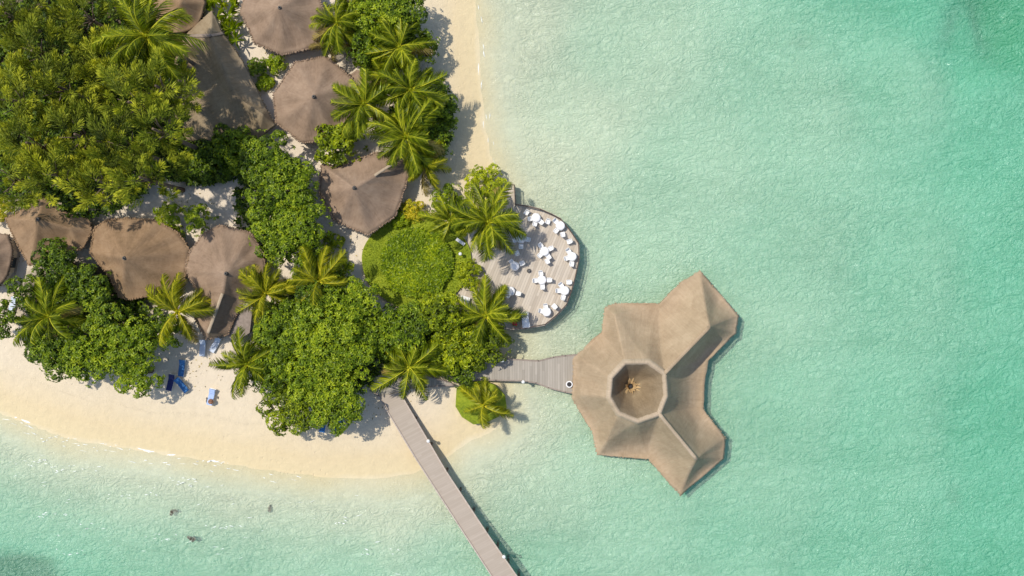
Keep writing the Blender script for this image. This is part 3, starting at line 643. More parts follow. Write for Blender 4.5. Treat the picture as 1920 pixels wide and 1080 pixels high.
# ------------------------------------------------------------------ chairs and tables
def chair_proto(label):
    r = empty('garden_chair', (0, 0, 0), label, 'chair')
    ch = []
    mb = MB(); mb.box((0, 0, .44), (.48, .46, .05)); mb.box((.23, 0, .62), (.05, .42, .03)); mb.box((-.23, 0, .62), (.05, .42, .03)); ch.append(mb.build('seat', M['white'], r))
    mb = MB(); mb.add([(-.23, -.2, .46), (.23, -.2, .46), (.21, -.31, .9), (-.21, -.31, .9), (-.23, -.24, .46), (.23, -.24, .46), (.21, -.35, .9), (-.21, -.35, .9)],
                      [(0, 1, 2, 3), (7, 6, 5, 4), (0, 4, 5, 1), (1, 5, 6, 2), (2, 6, 7, 3), (3, 7, 4, 0)]); ch.append(mb.build('backrest', M['white'], r))
    for sx_ in (-1, 1):
        for sy in (-1, 1): mb = MB(); mb.tube([(sx_*.2, sy*.19, .62 if sy > 0 else .44), (sx_*.24, sy*.22, 0)], .025, 6); ch.append(mb.build('leg', M['white'], r))
    return r, ch
def table_proto(label):
    r = empty('dining_table', (0, 0, 0), label, 'table'); ch = []
    mb = MB(); nn = 28; vs = [(0, 0, .755)]
    for ri, (rd, zz) in enumerate(((.2, .755), (.44, .75), (.475, .72), (.50, .55), (.53, .38))):
        for i in range(nn):
            an = 2*PI*i/nn; wv = 1+(.05*math.sin(an*7) if ri > 2 else 0); vs.append((rd*wv*math.cos(an), rd*wv*math.sin(an), zz))
    fs = [(0, 1+i, 1+(i+1) % nn) for i in range(nn)] + [(1+a*nn+i, 1+(a+1)*nn+i, 1+(a+1)*nn+(i+1) % nn, 1+a*nn+(i+1) % nn) for a in range(4) for i in range(nn)]
    mb.add(vs, fs); ch.append(mb.build('tablecloth', M['cloth'], r, True))
    mb = MB(); mb.cyl((0, 0, .05), .05, .67, 10); mb.cyl((0, 0, 0), .28, .05, 16); ch.append(mb.build('pedestal', M['metal'], r)); return r, ch
CH = TB = None; used_c = used_t = False
def put_chair(px_, py_, face, label, z=1.2, group='white chairs on the dining deck'):
    global CH, used_c
    p = P(px_, py_, z+.5); loc = (p.x, p.y, z)
    if CH is None: CH = chair_proto(label); CH[0].location = loc; CH[0].rotation_euler = (0, 0, face); CH[0]['group'] = group; return
    copy_tree(CH[0], CH[1], loc, face, label, group)
def put_table(px_, py_, label, z=1.2, group='round white tables on the dining deck'):
    global TB
    p = P(px_, py_, z+.75); loc = (p.x, p.y, z)
    if TB is None: TB = table_proto(label); TB[0].location = loc; TB[0]['group'] = group; return
    copy_tree(TB[0], TB[1], loc, 0.3*px_, label, group)
TABLES = [
 ('the table below the top edge chair', 1005, 408, [(995, 410, 'left'), (1003, 419, 'lower'), (1014, 416, 'right')]),
 ('the table at the upper right rim', 1051, 423, [(1042, 415, 'upper'), (1043, 432, 'lower left'), (1055, 439, 'lower')]),
 ('the large centre table north of the dark base', 1021, 471, [(1014, 461, 'upper left'), (1032, 466, 'right'), (1013, 478, 'lower left'), (1028, 481, 'lower right')]),
 ('the table at the rightmost rim', 1073, 481, [(1066, 471, 'upper left'), (1063, 484, 'left'), (1072, 494, 'lower')]),
 ('the table by the palm shadow', 977, 447, [(967, 450, 'left'), (989, 449, 'right'), (977, 461, 'lower')]),
 ('the table left of the dark base', 965, 499, [(960, 492, 'upper left'), (978, 494, 'right')]),
 ('the centre table south of the dark base', 1016, 525, [(1014, 513, 'upper'), (1004, 526, 'left'), (1029, 525, 'right'), (1017, 537, 'lower')]),
 ('the table at the lower right rim', 1059, 545, [(1052, 535, 'upper left'), (1047, 545, 'left'), (1056, 557, 'lower')]),
 ('the table in front of the palm tip', 957, 546, [(951, 541, 'upper left'), (971, 550, 'right'), (953, 553, 'lower left')]),
 ('the table by the bottom rim', 1025, 585, [(1023, 575, 'upper'), (1015, 583, 'left')])]
for nm_, tx, ty, cs_ in TABLES:
    put_table(tx, ty, 'round white cloth table: '+nm_)
    for cx_, cy_, sd in cs_:
        put_chair(cx_, cy_, math.atan2(-(ty-cy_), tx-cx_)-PI/2, f'white chair, {sd}, at {nm_}')
for x_, y_, f_, l_ in ((987, 399, 2.6, 'lone white chair at the top left rim of the deck'), (1027, 416, 2.8, 'lone white chair between the two upper tables'),
     (1067, 453, 1.9, 'lone white chair at the right rim between two tables'), (969, 474, .4, 'lone white chair between palm shadow and table with dark base'),
     (1026, 489, .4, 'lone white chair just below the large centre table'), (1066, 529, 1.6, 'lone white chair on the lower right rim'),
     (1039, 574, .8, 'lone white chair near the bottom right rim')):
    put_chair(x_, y_, f_, l_)
# buffet table near the bottom edge and service pieces
p = P(985, 600, 1.2+.8); r = empty('buffet_table', (p.x, p.y, 1.2), 'long white cloth buffet table beside red flowers at the deck bottom', 'table', None, R_(5))
mb = MB(); mb.box((0, 0, .45), (.75, 1.7, .7)); mb.build('tablecloth', M['cloth'], r); mb = MB(); mb.box((.15, .68, .6), (.5, .45, .5)); mb.box((.1, -.55, .86), (.7, .55, .06)); mb.build('tray', M['white'], r)
p = P(906, 462, 2.3); r = empty('serving_table', (p.x, p.y, 1.2), 'white cloth serving table below the big palm on the deck', 'table', None, R_(-20))
mb = MB(); mb.box((0, 0, .4), (.75, 1.1, .76)); mb.build('tablecloth', M['cloth'], r); mb = MB(); mb.box((.0, .2, .84), (.4, .4, .08)); mb.build('tray', M['white'], r)
for x_, y_, sx_, sy_, rz_, l_ in ((863, 453, 1.1, .35, -.6, 'white bench seat on the path right of the round lawn'), (872, 561, 1.0, .6, -.3, 'white bench seat near the lower edge of the lawn')):
    p = P(x_, y_, 1.9); r = empty('garden_bench', (p.x, p.y, 1.2), l_, 'bench', 'white benches beside the lawn', rz_)
    mb = MB(); mb.box((0, 0, .42), (sx_, sy_, .06)); mb.build('seat', M['white'], r)
    for s_ in (-1, 1): mb = MB(); mb.box((s_*sx_*.4, 0, .2), (.07, sy_*.9, .4)); mb.build('leg', M['white'], r)
lamp(863, 476, 1.4, 'white bollard lamp on the path right of the round lawn')

# ------------------------------------------------------------------ lawn and planter
def disc(name, m, cx, cy, rx, ry, z0, z1, kind=None, nn=64, wob=0.02, seed=0):
    rr = random.Random(seed); mb = MB(); c = P(cx, cy, z1)
    poly = []
    for i in range(nn):
        an = 2*PI*i/nn; w_ = 1+wob*noise.noise(Vector((math.cos(an)*2, math.sin(an)*2, seed)))*2; poly.append((c.x+pxm(rx)*math.cos(an)*w_, c.y+pxm(ry)*math.sin(an)*w_))
    mb.prism(poly, z0, z1); o = mb.build(name, m)
    if kind: o['kind'] = kind
    return o
tag(disc('lawn', M['turf'], 781, 489, 101, 87, .6, 1.45), kind='structure')
hx = [(856, 728), (874, 716), (905, 714), (928, 722), (947, 742), (950, 765), (934, 782), (912, 792), (888, 796), (866, 782), (854, 762)]
mb = MB(); mb.prism([P(a, b4, 1.1).xy for a, b4 in hx], .2, 1.1)
tag(mb.build('round_planter', M['turf']), 'small octagonal grass bed on the sand spit below the boardwalk', 'planter')

# ------------------------------------------------------------------ foliage builders
def rosettes(mb, c, n_, rr, length, width, k=5, droop=.35, v0=.5, jit=.25):
    n_ = n_.normalized(); u = n_.orthogonal().normalized(); w_ = n_.cross(u); a0 = rr.uniform(0, 2*PI)
    for i in range(k):
        an = a0+2*PI*i/k+rr.uniform(-.4, .4); d = u*math.cos(an)+w_*math.sin(an); L = length*rr.uniform(.7, 1.2); sd = n_.cross(d)*width*rr.uniform(.4, .6)
        m_ = c+d*L*.5+n_*L*.10; e = c+d*L-n_*L*droop*rr.uniform(.2, 1.3)
        v = min(1, max(0, v0+rr.uniform(-jit, jit)*1.5))
        mb.add([c, m_+sd, e, m_-sd], [(0, 1, 2, 3)], v)
def crown_mesh(name, m, parent, R, H, z0, seed, lumps=None, leaf=.36, width=.2, dens=1.0, vbase=.45, kleaf=5):
    """domed crown of leafy lumps, centre (0,0,z0)"""
    rr = random.Random(seed); mb = MB(); lumps = lumps or int(9+R*R*1.2)
    ls = []
    for i in range(lumps):
        rad = R*math.sqrt((i+.5)/lumps)*rr.uniform(.82, 1.08)*.88; an = i*2.39996+rr.uniform(-.35, .35); q_ = min(1, rad/R)
        lr = max(.45, min(1.5, R*rr.uniform(.22, .36)))
        ls.append((Vector((rad*math.cos(an), rad*math.sin(an), H*math.sqrt(max(0, 1-q_*q_*.9))*rr.uniform(.72, 1.05)-H*.35)), lr, rr.uniform(-.16, .16)))
    for c, lr, dv in ls:
        kk = int(lr*lr*2.6*PI/(leaf*leaf*1.25)*dens)
        for i in range(kk):
            ct = rr.uniform(-.25, 1); st = math.sqrt(1-ct*ct); an = rr.uniform(0, 2*PI)
            d = Vector((st*math.cos(an), st*math.sin(an), ct*.85)); rj = rr.uniform(.75, 1.08)
            p = c+d*lr*rj+Vector((0, 0, z0))
            n_ = (d+Vector((0, 0, .35))+Vector((rr.uniform(-.5, .5), rr.uniform(-.5, .5), 0))*.7)
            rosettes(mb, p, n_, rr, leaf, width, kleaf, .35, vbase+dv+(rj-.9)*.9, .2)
    for i in range(int(R*6)):   # stray sprigs break the outline
        an = rr.uniform(0, 2*PI); d = Vector((math.cos(an), math.sin(an), 0)); p = d*R*rr.uniform(.95, 1.12)+Vector((0, 0, z0+H*rr.uniform(-.35, .3)))
        rosettes(mb, p, d+Vector((0, 0, .7)), rr, leaf, width, 5, .35, vbase+.15, .2)
    return mb.build(name, m, parent)
def trunk_mesh(parent, h, r0, seed, spread=0, limbs=4, lean=(0, 0)):
    rr = random.Random(seed); mb = MB(); pts = [Vector((lean[0]*f*f, lean[1]*f*f, h*f)) for f in (0, .3, .6, 1)]
    mb.tube(pts, [r0*1.25, r0, r0*.85, r0*.5], 8)
    for i in range(limbs):
        an = 2*PI*i/max(1, limbs)+rr.uniform(-.4, .4); a = pts[2].lerp(pts[3], rr.uniform(0, .5)); L = spread*rr.uniform(.5, .8)
        b4 = a+Vector((math.cos(an)*L*.5, math.sin(an)*L*.5, h*.16)); c4 = a+Vector((math.cos(an)*L, math.sin(an)*L, h*.26)); mb.tube([a, b4, c4], [r0*.5, r0*.3, r0*.12], 6)
    return mb.build('trunk', M['bark'], parent, True)
def base_z(p): return max(0.0, ground_z(p.x, p.y))-.05
def broad(label, px_, py_, rpx, h, m='broad', leaf=.38, vb=.45, group='broadleaf trees among the pavilions', cat='broadleaf tree', name='broadleaf_tree', seed=None):
    h = h*.82; seed = seed or int(px_*7+py_); R = pxm(rpx, h*.8); zc = h-R*.42
    p = P(px_, py_, h*.8); gz = base_z(p); r = empty(name, (p.x, p.y, gz), label, cat, group)
    trunk_mesh(r, max(.6, zc-gz), .05*h, seed, R*.8); crown_mesh('crown', M[m], r, R, R*.62, zc-gz, seed, leaf=leaf, width=leaf*.5, vbase=vb); return r
def bush(label, px_, py_, rpx, h=1.6, m='lime', leaf=.26, vb=.5, group='shrubs', cat='shrub', name='shrub', dens=1.0, width=.5, base=None, lumps=None, seed=None):
    seed = seed or int(px_*3+py_*5); R = pxm(rpx, h); p = P(px_, py_, h*.7); gz = base_z(p) if base is None else base; r = empty(name, (p.x, p.y, gz), label, cat, group)
    trunk_mesh(r, h*.6, .07, seed, R*.6, 3); crown_mesh('foliage', M[m], r, R, h*.75, h*.35, seed, leaf=leaf, width=leaf*width, vbase=vb, dens=dens, lumps=lumps); return r

def casuarina(label, px_, py_, rpx, h, seed, vb=.45):
    h = h*.8; rr = random.Random(seed); R = pxm(rpx, h*.85); p = P(px_, py_, h*.85); gz = base_z(p)
    r = empty('casuarina_tree', (p.x, p.y, gz), label, 'casuarina tree', 'feathery casuarinas of the forest')
    trunk_mesh(r, h*.85, .25, seed, R*.7, 6); mb = MB()
    npl = int(12+R*R*1.75)
    for i in range(npl):
        f = (i+.5)/npl; rad = R*math.sqrt(f)*rr.uniform(.8, 1.1)*.9; an = i*2.39996+rr.uniform(-.5, .5)
        c = Vector((rad*math.cos(an), rad*math.sin(an), h*.97-h*.42*f-rr.uniform(0, 1.2)))
        d = (Vector((math.cos(an), math.sin(an), 0))*(.25+.75*f)+Vector((.10, .50, .5))+Vector((rr.uniform(-.5, .5), rr.uniform(-.5, .5), rr.uniform(-.3, .3)))).normalized()
        L = rr.uniform(1.7, 3.3); wd_ = L*.25; u = d.orthogonal().normalized(); w_ = d.cross(u); dv = rr.uniform(-.18, .18)
        for k_ in range(130):
            s0 = rr.random()**.8; a1 = rr.uniform(0, 2*PI); rd = wd_*math.sin(PI*min(1, .12+s0*.8))*rr.uniform(.3, 1)
            o_ = (u*math.cos(a1)+w_*math.sin(a1)); a = c+d*L*s0*.85+o_*rd*.5
            e = a+d*rr.uniform(.32, .62)+o_*rd*.9+Vector((0, 0, -.06)); sd = (e-a).cross(Vector((rr.uniform(-1, 1), rr.uniform(-1, 1), .6))).normalized()*rr.uniform(.035, .065)
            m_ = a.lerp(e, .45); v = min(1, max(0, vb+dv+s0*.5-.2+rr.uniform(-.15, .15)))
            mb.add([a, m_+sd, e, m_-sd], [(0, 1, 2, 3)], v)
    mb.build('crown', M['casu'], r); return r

FR = {}
def frond_mesh(m, seed, L, e0, bend, key):
    rr = random.Random(seed); k = 14; mb = MB(); pts = []; dirs = []; p = Vector((0.05, 0, 0)); el = e0
    for i in range(k+1):
        pts.append(p.copy()); d = Vector((math.cos(el), 0, math.sin(el))); dirs.append(d); p = p+d*(L/k); el -= bend/k*(.5+1.0*i/k)
    side = Vector((0, 1, 0))
    # rachis: a raised yellow ridge, its sunlit top painted in as extra brightness
    vs = []; 
    for i, q_ in enumerate(pts):
        w_ = .10*(1-i/k)+.03; up = dirs[i].cross(side)*-1; vs += [q_-side*w_, q_+up*w_*.9, q_+side*w_]
    mb.add(vs, [(i*3+j, (i+1)*3+j, (i+1)*3+j+1, i*3+j+1) for i in range(k) for j in range(2)], .98)
    NL = 30
    for s_ in (-1, 1):
        for j in range(NL):
            f = .10+.89*j/(NL-1); ii = min(k-1, int(f*k)); fr_ = f*k-ii; b4 = pts[ii].lerp(pts[ii+1], fr_); d = dirs[ii]; up = -(d.cross(side)); 
            if up.z < 0: up = -up
            ln = L*.31*(math.sin(PI*min(1, .15+f*.78))**.8)*rr.uniform(.85, 1.1)
            fw = rr.uniform(.65, .9)+f*.35
            ld = (side*s_*.85+d*fw-up*rr.uniform(.28, .62)).normalized(); w_ = d*(.055+.02*rr.random())
            mid = b4+ld*ln*.5+Vector((0, 0, -.03)); tip = b4+ld*ln+Vector((0, 0, -ln*rr.uniform(.22, .42)))
            tip = tip+d*ln*.1; v = rr.uniform(.12, .62)+(.2 if j % 7 == 0 else 0)
            mb.add([b4-w_*.7, b4+w_*.7, mid+w_*.75, tip, mid-w_*.75], [(0, 1, 2, 3, 4)], v)
    me = mb.build('frond', m); dat = me.data; bpy.data.objects.remove(me); return dat
def fronds_for(mname):
    if mname not in FR:
        FR[mname] = [frond_mesh(M[mname], s_, 3.9, e0, bd, s_) for s_, e0, bd in ((1, R_(62), R_(85)), (2, R_(38), R_(80)), (3, R_(18), R_(62)), (4, R_(-4), R_(55)))]
    return FR[mname]
def palm(label, px_, py_, rpx, h, seed, m='palm', nf=22, lean=None, bias=None, group='coconut palms', dry=2, name='coconut_palm'):
    """crown centre at pixel; trunk leans from its foot"""
    h = h*.68; rr = random.Random(seed); top = P(px_, py_, h); sc = pxm(rpx, h)/3.35
    ln = lean or (rr.uniform(-1.2, 1.2), rr.uniform(-1.2, 1.2)); bx, by = top.x-ln[0], top.y-ln[1]; gz = base_z(Vector((bx, by, 0)))
    r = empty(name, (bx, by, gz), label, 'palm tree', group); mb = MB(); K = 9
    mb.tube([(ln[0]*(i/K)**1.6, ln[1]*(i/K)**1.6, (h-gz)*i/K) for i in range(K+1)], [.24-.10*i/K+(.06 if i == 0 else 0) for i in range(K+1)], 8); mb.build('trunk', M['bark'], r, True)
    mb = MB(); c0 = Vector((ln[0], ln[1], h-gz))
    mb.tube([c0+Vector((0, 0, -.35)), c0, c0+Vector((0, 0, .35))], [.16, .24, .05], 8, .6)
    for i in range(5):
        an = rr.uniform(0, 6.28); q_ = c0+Vector((math.cos(an)*.28, math.sin(an)*.28, -.28)); mb.tube([q_+Vector((0, 0, -.14)), q_+Vector((0, 0, -.04)), q_+Vector((0, 0, .08)), q_+Vector((0, 0, .13))], [.04, .13, .11, .02], 7, .25)
    cr = mb.build('crown', M[m], r, True)
    ms = fronds_for(m); md = fronds_for('palmdry')
    nf += 1
    for i in range(nf):
        an = i*2.39996+rr.uniform(-.42, .42)
        tier = min(3, int(i/nf*4)) if i else 0
        isdry = dry and i >= nf-dry
        dat = (md if isdry else ms)[3 if isdry else tier]
        if bias is not None:   # wind-swept crowns lean their fronds one way
            dx, dy = math.cos(an)+bias[0], math.sin(an)+bias[1]; an = math.atan2(dy, dx)
        o_ = bpy.data.objects.new('frond', dat); COL.objects.link(o_); o_.parent = cr; o_.location = c0
        s2 = sc*rr.uniform(.74, 1.18)*(.8 if tier == 0 else 1)
        o_.rotation_euler = (rr.uniform(-.4, .4), rr.uniform(-.2, .2), an); o_.scale = (s2, s2, s2)
    return r

# ------------------------------------------------------------------ trees: casuarina forest
CS = [(300, 165, 42, 19, 'slim tall casuarina added to shade the long hall'), (20, 30, 62, 13, 'dark feathery casuarina in the top left corner'), (70, 100, 60, 13, 'feathery casuarina just below the top left corner'), (168, 35, 55, 12, 'tall casuarina left of the big shaded palm'),  # the slim one is added to deepen the shade on the hall
      (30, 190, 65, 14, 'casuarina on the left edge, upper third of forest'), (115, 165, 62, 14, 'casuarina with bright plumes near the forest top'), (200, 130, 55, 12, 'casuarina directly left of the tall palm crown'),
      (250, 195, 58, 20, 'casuarina below the tall palm crown'), (60, 270, 62, 14, 'casuarina on the left edge halfway down the forest'), (150, 255, 66, 15, 'tallest casuarina at the centre of the forest'),
      (230, 275, 62, 19, 'casuarina on the right side of the forest near dark shade'), (25, 336, 52, 12, 'casuarina above the far left brown pavilion'), (105, 328, 56, 13, 'casuarina touching the roof of the far left pavilion'),
      (190, 340, 56, 13, 'casuarina above the large brown pavilion'), (270, 335, 52, 17, 'casuarina at the lower right corner of the forest'), (295, 245, 42, 20, 'smaller casuarina beside the long thatched hall')]
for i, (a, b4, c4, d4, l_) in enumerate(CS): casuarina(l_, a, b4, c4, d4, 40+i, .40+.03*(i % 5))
# broadleaf
BT = [
 (500, 300, 52, 8, 'broaddark', 'dark green tree between long hall and octagonal pavilion'), (545, 345, 52, 8, 'broad', 'glossy green tree left of the lawn side pavilion'), (505, 375, 48, 8.5, 'broad', 'green tree above the pale ridged pavilion'),
 (560, 415, 56, 8, 'broad', 'round green tree below left of lawn side pavilion'), (515, 445, 45, 7.5, 'broad', 'green tree overhanging the pale ridged pavilion from the right'), (440, 275, 42, 5, 'broaddark', 'dark tree at the foot of the long hall'),
 (395, 300, 50, 4, 'broaddark', 'shaded dark tree in the gap below the long hall'), (575, 470, 36, 6.5, 'broad', 'small green tree above the two yellow palms'),
 (600, 545, 60, 7.5, 'broad', 'tree right of the two yellow palms'), (535, 620, 55, 7.5, 'broad', 'tree on the left flank of the big beach grove'), (610, 620, 62, 8.5, 'broad', 'tall tree at the centre of the beach grove'),
 (665, 570, 52, 7.5, 'broad', 'tree between the beach grove and the round lawn'), (520, 690, 50, 7, 'broad', 'tree beside the short palm over the beach'), (478, 690, 40, 5.2, 'broad', 'low tree under the short palm at the left of the beach grove'), (590, 700, 60, 8, 'broad', 'tree in the lower middle of the beach grove'),
 (655, 665, 55, 8, 'broad', 'tree left of the landing deck'), (545, 765, 52, 7, 'broadlime', 'lowest tree of the beach grove over the sand'), (625, 755, 58, 7.5, 'broad', 'tree over the sand left of the jetty head'),
 (760, 610, 52, 6.5, 'broad', 'tree below the round lawn'), (820, 590, 46, 6, 'broadlime', 'lime green tree touching the lower lawn edge'), (715, 625, 45, 6.5, 'broad', 'tree directly above the palm by the landing deck'),
 (845, 655, 52, 5.2, 'broadlime', 'lime green tree above the boardwalk start'), (905, 640, 52, 4.6, 'broadlime', 'lime green tree nearest the lagoon below the dining deck'), (870, 690, 38, 4, 'broad', 'low green tree at the shaded start of the boardwalk'),
 (105, 495, 46, 7, 'broaddark', 'dark tree at the foot of the far left brown pavilion'), (165, 530, 42, 7, 'broaddark', 'dark tree left of the large brown pavilion'), (195, 590, 40, 7, 'broaddark', 'tree between the left palm and the large pavilion'),
 (105, 655, 52, 7, 'broaddark', 'tree below the left palm over the beach'), (175, 665, 55, 7.5, 'broad', 'tree in the middle of the left beach grove'), (245, 645, 52, 7.5, 'broad', 'tree in front of the large brown pavilion'),
 (260, 700, 44, 6.5, 'broad', 'lowest tree of the left grove above the sand'), (315, 620, 36, 6, 'broad', 'tree below the yellow palm'), (45, 545, 30, 5, 'broaddark', 'small dark tree at the left end of the grove'),
 (5, 600, 34, 6, 'broaddark', 'tree cut by the left edge above the beach'),
 (705, 25, 55, 7, 'broad', 'green tree at the top edge above the beach palms'), (750, 15, 48, 7, 'broaddark', 'tree at the top edge next to the beach'), (690, 85, 42, 6, 'broad', 'tree between the pale leaved plant and beach palms'),
 (795, 90, 30, 5, 'broaddark', 'small tree on the beach edge near the top'), (820, 200, 36, 5, 'broaddark', 'dark beachside tree right of the palms'), (815, 265, 34, 5, 'broaddark', 'dark beachside tree above the lowest beach palm'), (835, 230, 22, 4, 'broaddark', 'small dark tree on the beach edge beside palm shadows'),
]
for a, b4, c4, d4, m_, l_ in BT: broad(l_, a, b4, c4, d4, m_, vb=.42)
# shrubs
SB = [
 (489, 130, 20, 1.8, 'broad', .22, 'round clipped green bush beside the long hall', 1), (522, 122, 19, 1.6, 'lime', .24, 'square lime shrub between the two octagonal pavilions', 1), (500, 158, 14, 1.0, 'lime', .3, 'low lime shrub below the clipped bush', 1),
 (632, 270, 46, 4.5, 'broadlime', .5, 'large lime bush between pavilion and lawn side pavilion', 1), (840, 378, 34, 3.0, 'lime', .3, 'lime green bush above the round lawn', 1),
 (910, 342, 38, 3.4, 'broadlime', .26, 'domed olive green bush at the corner of the dining deck', 1), (880, 515, 30, 2.4, 'broadlime', .24, 'soft green bush between lawn and dining deck', 1),
 (775, 395, 24, 1.6, 'yellow', .26, 'yellow flowering shrub at the top of the round lawn', 1), (752, 412, 18, 1.4, 'lime', .28, 'small lime shrub left of the yellow shrub', 1),
 (372, 412, 30, 3.5, 'broad', .3, 'green shrub behind the pale ridged pavilion', 1), (320, 405, 28, 2.5, 'lime', .28, 'lime shrub right of the large brown pavilion', 1), (628, 455, 20, 1.6, 'broadlime', .24, 'thin shrub on the white sand left of the lawn', 1),
 (4, 400, 22, 2.4, 'yellow', .28, 'yellow red shrub cut by the left edge', 1), (5, 460, 16, 1.8, 'lime', .28, 'lime shrub growing over the left edge roof', 1), (740, 670, 28, 2.6, 'lime', .34, 'lime yellow shrub beside the palm at the landing deck', 1),
 (645, 500, 22, 2.4, 'broadlime', .26, 'low shrub at the lower left rim of the lawn', 1), (330, 440, 18, 1.6, 'broad', .26, 'low shrub in the gap between the two left pavilions', 1), (860, 605, 30, 3.5, 'broadlime', .3, 'bush left of the lowest deck palm', 1),
 (690, 120, 24, 3.0, 'lime', .3, 'lime bush under the upper beach palms', 1), (720, 60, 28, 4.5, 'broadlime', .3, 'lime bush below the top edge tree', 1)]
for a, b4, c4, d4, m_, lf_, l_, _ in SB: bush(l_, a, b4, c4, d4, m_, leaf=lf_, group='garden shrubs')
# strappy yellow-green pandanus line by the long hall
def strappy(label, px_, py_, rpx, h, m, seed, k=46, group='strap leaved plants', width=.07):
    rr = random.Random(seed); p = P(px_, py_, h*.5); gz = base_z(p); r = empty('strap_leaf_plant', (p.x, p.y, gz), label, 'plant', group); mb = MB(); R = pxm(rpx)
    for j in range(4):
        a0 = rr.uniform(0, 6.28); c = Vector((math.cos(a0)*R*.4, math.sin(a0)*R*.4, h*rr.uniform(.3, .6)))
        for i in range(k//4):
            an = rr.uniform(0, 6.28); d = Vector((math.cos(an), math.sin(an), 0)); L = R*rr.uniform(.55, .95); s_ = Vector((-d.y, d.x, 0))*width*rr.uniform(.8, 1.5); v = rr.uniform(.3, .95)
            a = c; b5 = c+d*L*.5+Vector((0, 0, L*.35)); e = c+d*L+Vector((0, 0, L*.05)); mb.add([a-s_*.6, a+s_*.6, b5+s_, e, b5-s_], [(0, 1, 2, 3, 4)], v)
    mb.build('leaves', M[m], r); mb = MB(); mb.tube([(0, 0, 0), (0, 0, h*.5)], [.12, .08], 6); mb.build('stem', M['bark'], r)
for i, (a, b4, c4, l_) in enumerate([(372, 6, 24, 'topmost strap leaved plant behind the long hall'), (402, 14, 28, 'strap leaved plant touching the hall gable'), (425, 42, 30, 'strap leaved plant right of the hall gable'),
        (445, 72, 28, 'lowest strap leaved plant beside the hall roof'), (418, 6, 18, 'small strap leaved plant on pale sand near the top'), (447, 8, 14, 'strap leaved plant against the top edge pavilion')]):
    strappy(l_, a, b4, c4, 2.2, 'lime', 70+i)

# round lawn inner bed: one continuous mass of ground cover
rr = random.Random(9); mb = MB(); cb_ = P(781, 492, 1.9)
for i in range(2600):
    an = rr.uniform(0, 6.28); q_ = math.sqrt(rr.random()); rx, ry = pxm(88, 2)*q_, pxm(78, 2)*q_
    x_, y_ = cb_.x+rx*math.cos(an)*.98, cb_.y+ry*math.sin(an)
    hh = .5*(1-q_**4)+.5*noise.noise(Vector((x_*.8, y_*.8, 0)))+.25
    if math.hypot((x_-cb_.x)/pxm(66, 2), (y_-cb_.y)/pxm(64, 2)) > 1+.12*noise.noise(Vector((math.cos(an)*2, math.sin(an)*2, 4))): continue
    rosettes(mb, Vector((x_, y_, 1.5+max(.05, hh*.7))), Vector((rr.uniform(-.6, .6), rr.uniform(-.6, .6), 1)), rr, .42, .17, 5, .3, .45+.3*noise.noise(Vector((x_*.5, y_*.5, 8))), .25)
tag(mb.build('ground_cover', M['lime']), 'dense lime green ground cover filling the middle of the round lawn', 'ground cover', kind='stuff')
# undergrowth in forest and groves, added dark to put shade into the gaps
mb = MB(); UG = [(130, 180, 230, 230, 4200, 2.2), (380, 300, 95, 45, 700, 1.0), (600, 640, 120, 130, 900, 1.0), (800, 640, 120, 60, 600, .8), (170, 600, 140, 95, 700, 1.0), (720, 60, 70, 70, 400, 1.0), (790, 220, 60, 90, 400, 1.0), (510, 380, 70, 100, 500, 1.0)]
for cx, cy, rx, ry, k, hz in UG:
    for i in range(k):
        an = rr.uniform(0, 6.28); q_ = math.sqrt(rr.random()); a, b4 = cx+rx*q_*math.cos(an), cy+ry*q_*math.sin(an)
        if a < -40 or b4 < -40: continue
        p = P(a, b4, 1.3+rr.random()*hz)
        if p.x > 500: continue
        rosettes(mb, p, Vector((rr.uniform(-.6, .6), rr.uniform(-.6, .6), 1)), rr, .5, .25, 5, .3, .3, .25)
tag(mb.build('undergrowth', M['broaddark']), 'dark leafy undergrowth added to darken the gaps below the trees', 'undergrowth', kind='stuff')
# grass tufts on lawn ring
mb = MB(); lc = P(781, 489, 1.45)
for i in range(5200):
    an = rr.uniform(0, 6.28); q_ = math.sqrt(rr.uniform(.42, .985)); x_, y_ = lc.x+pxm(100)*q_*math.cos(an), lc.y+pxm(86)*q_*math.sin(an)
    d = Vector((rr.uniform(-1, 1), rr.uniform(-1, 1), 0)); s_ = Vector((-d.y, d.x, 0))*.035; v = .35+.3*noise.noise(Vector((x_*.6, y_*.6, 2)))
    a = Vector((x_, y_, 1.44)); mb.add([a-s_, a+s_, a+d*.12+Vector((0, 0, .12))], [(0, 1, 2)], min(1, max(0, v+rr.uniform(-.2, .2))))
tag(mb.build('grass', M['broadlime']), 'short grass blades of the ring shaped lawn', 'grass', kind='stuff')

# ------------------------------------------------------------------ palms
palm('tall dark palm between the forest and the long hall', 275, 67, 80, 18, 1, nf=26, lean=(-1.5, .5))
palm('coconut palm beside the top edge pavilion', 632, 42, 52, 8, 2, nf=20, lean=(-.5, .6))
palm('uppermost beach palm beside the shoreline path', 748, 88, 55, 8, 3, nf=22, lean=(-.6, .5))
palm('beach palm above the one nearest the octagonal pavilion', 770, 168, 60, 9, 4, nf=22, lean=(.8, .2))
palm('beach palm with fronds over the octagonal pavilion', 682, 194, 66, 9.5, 5, nf=24, lean=(-.5, .6))
palm('beach palm above the northeast wing of the lawn side pavilion', 760, 257, 66, 9, 6, nf=22, lean=(.6, .3))
palm('lowest beach palm with yellowing fronds over white sand', 797, 312, 46, 6, 7, 'palmyel', nf=16, lean=(.3, .1))
palm('left of the two palms above the lawn, rather thin', 843, 412, 48, 7, 8, nf=18, lean=(.2, .4))
palm('big palm shading the left part of the dining deck', 915, 416, 66, 8.5, 9, nf=24, lean=(.2, .2))
palm('palm at the lower left of the dining deck', 910, 592, 60, 5.8, 10, nf=20, lean=(.3, -.3))
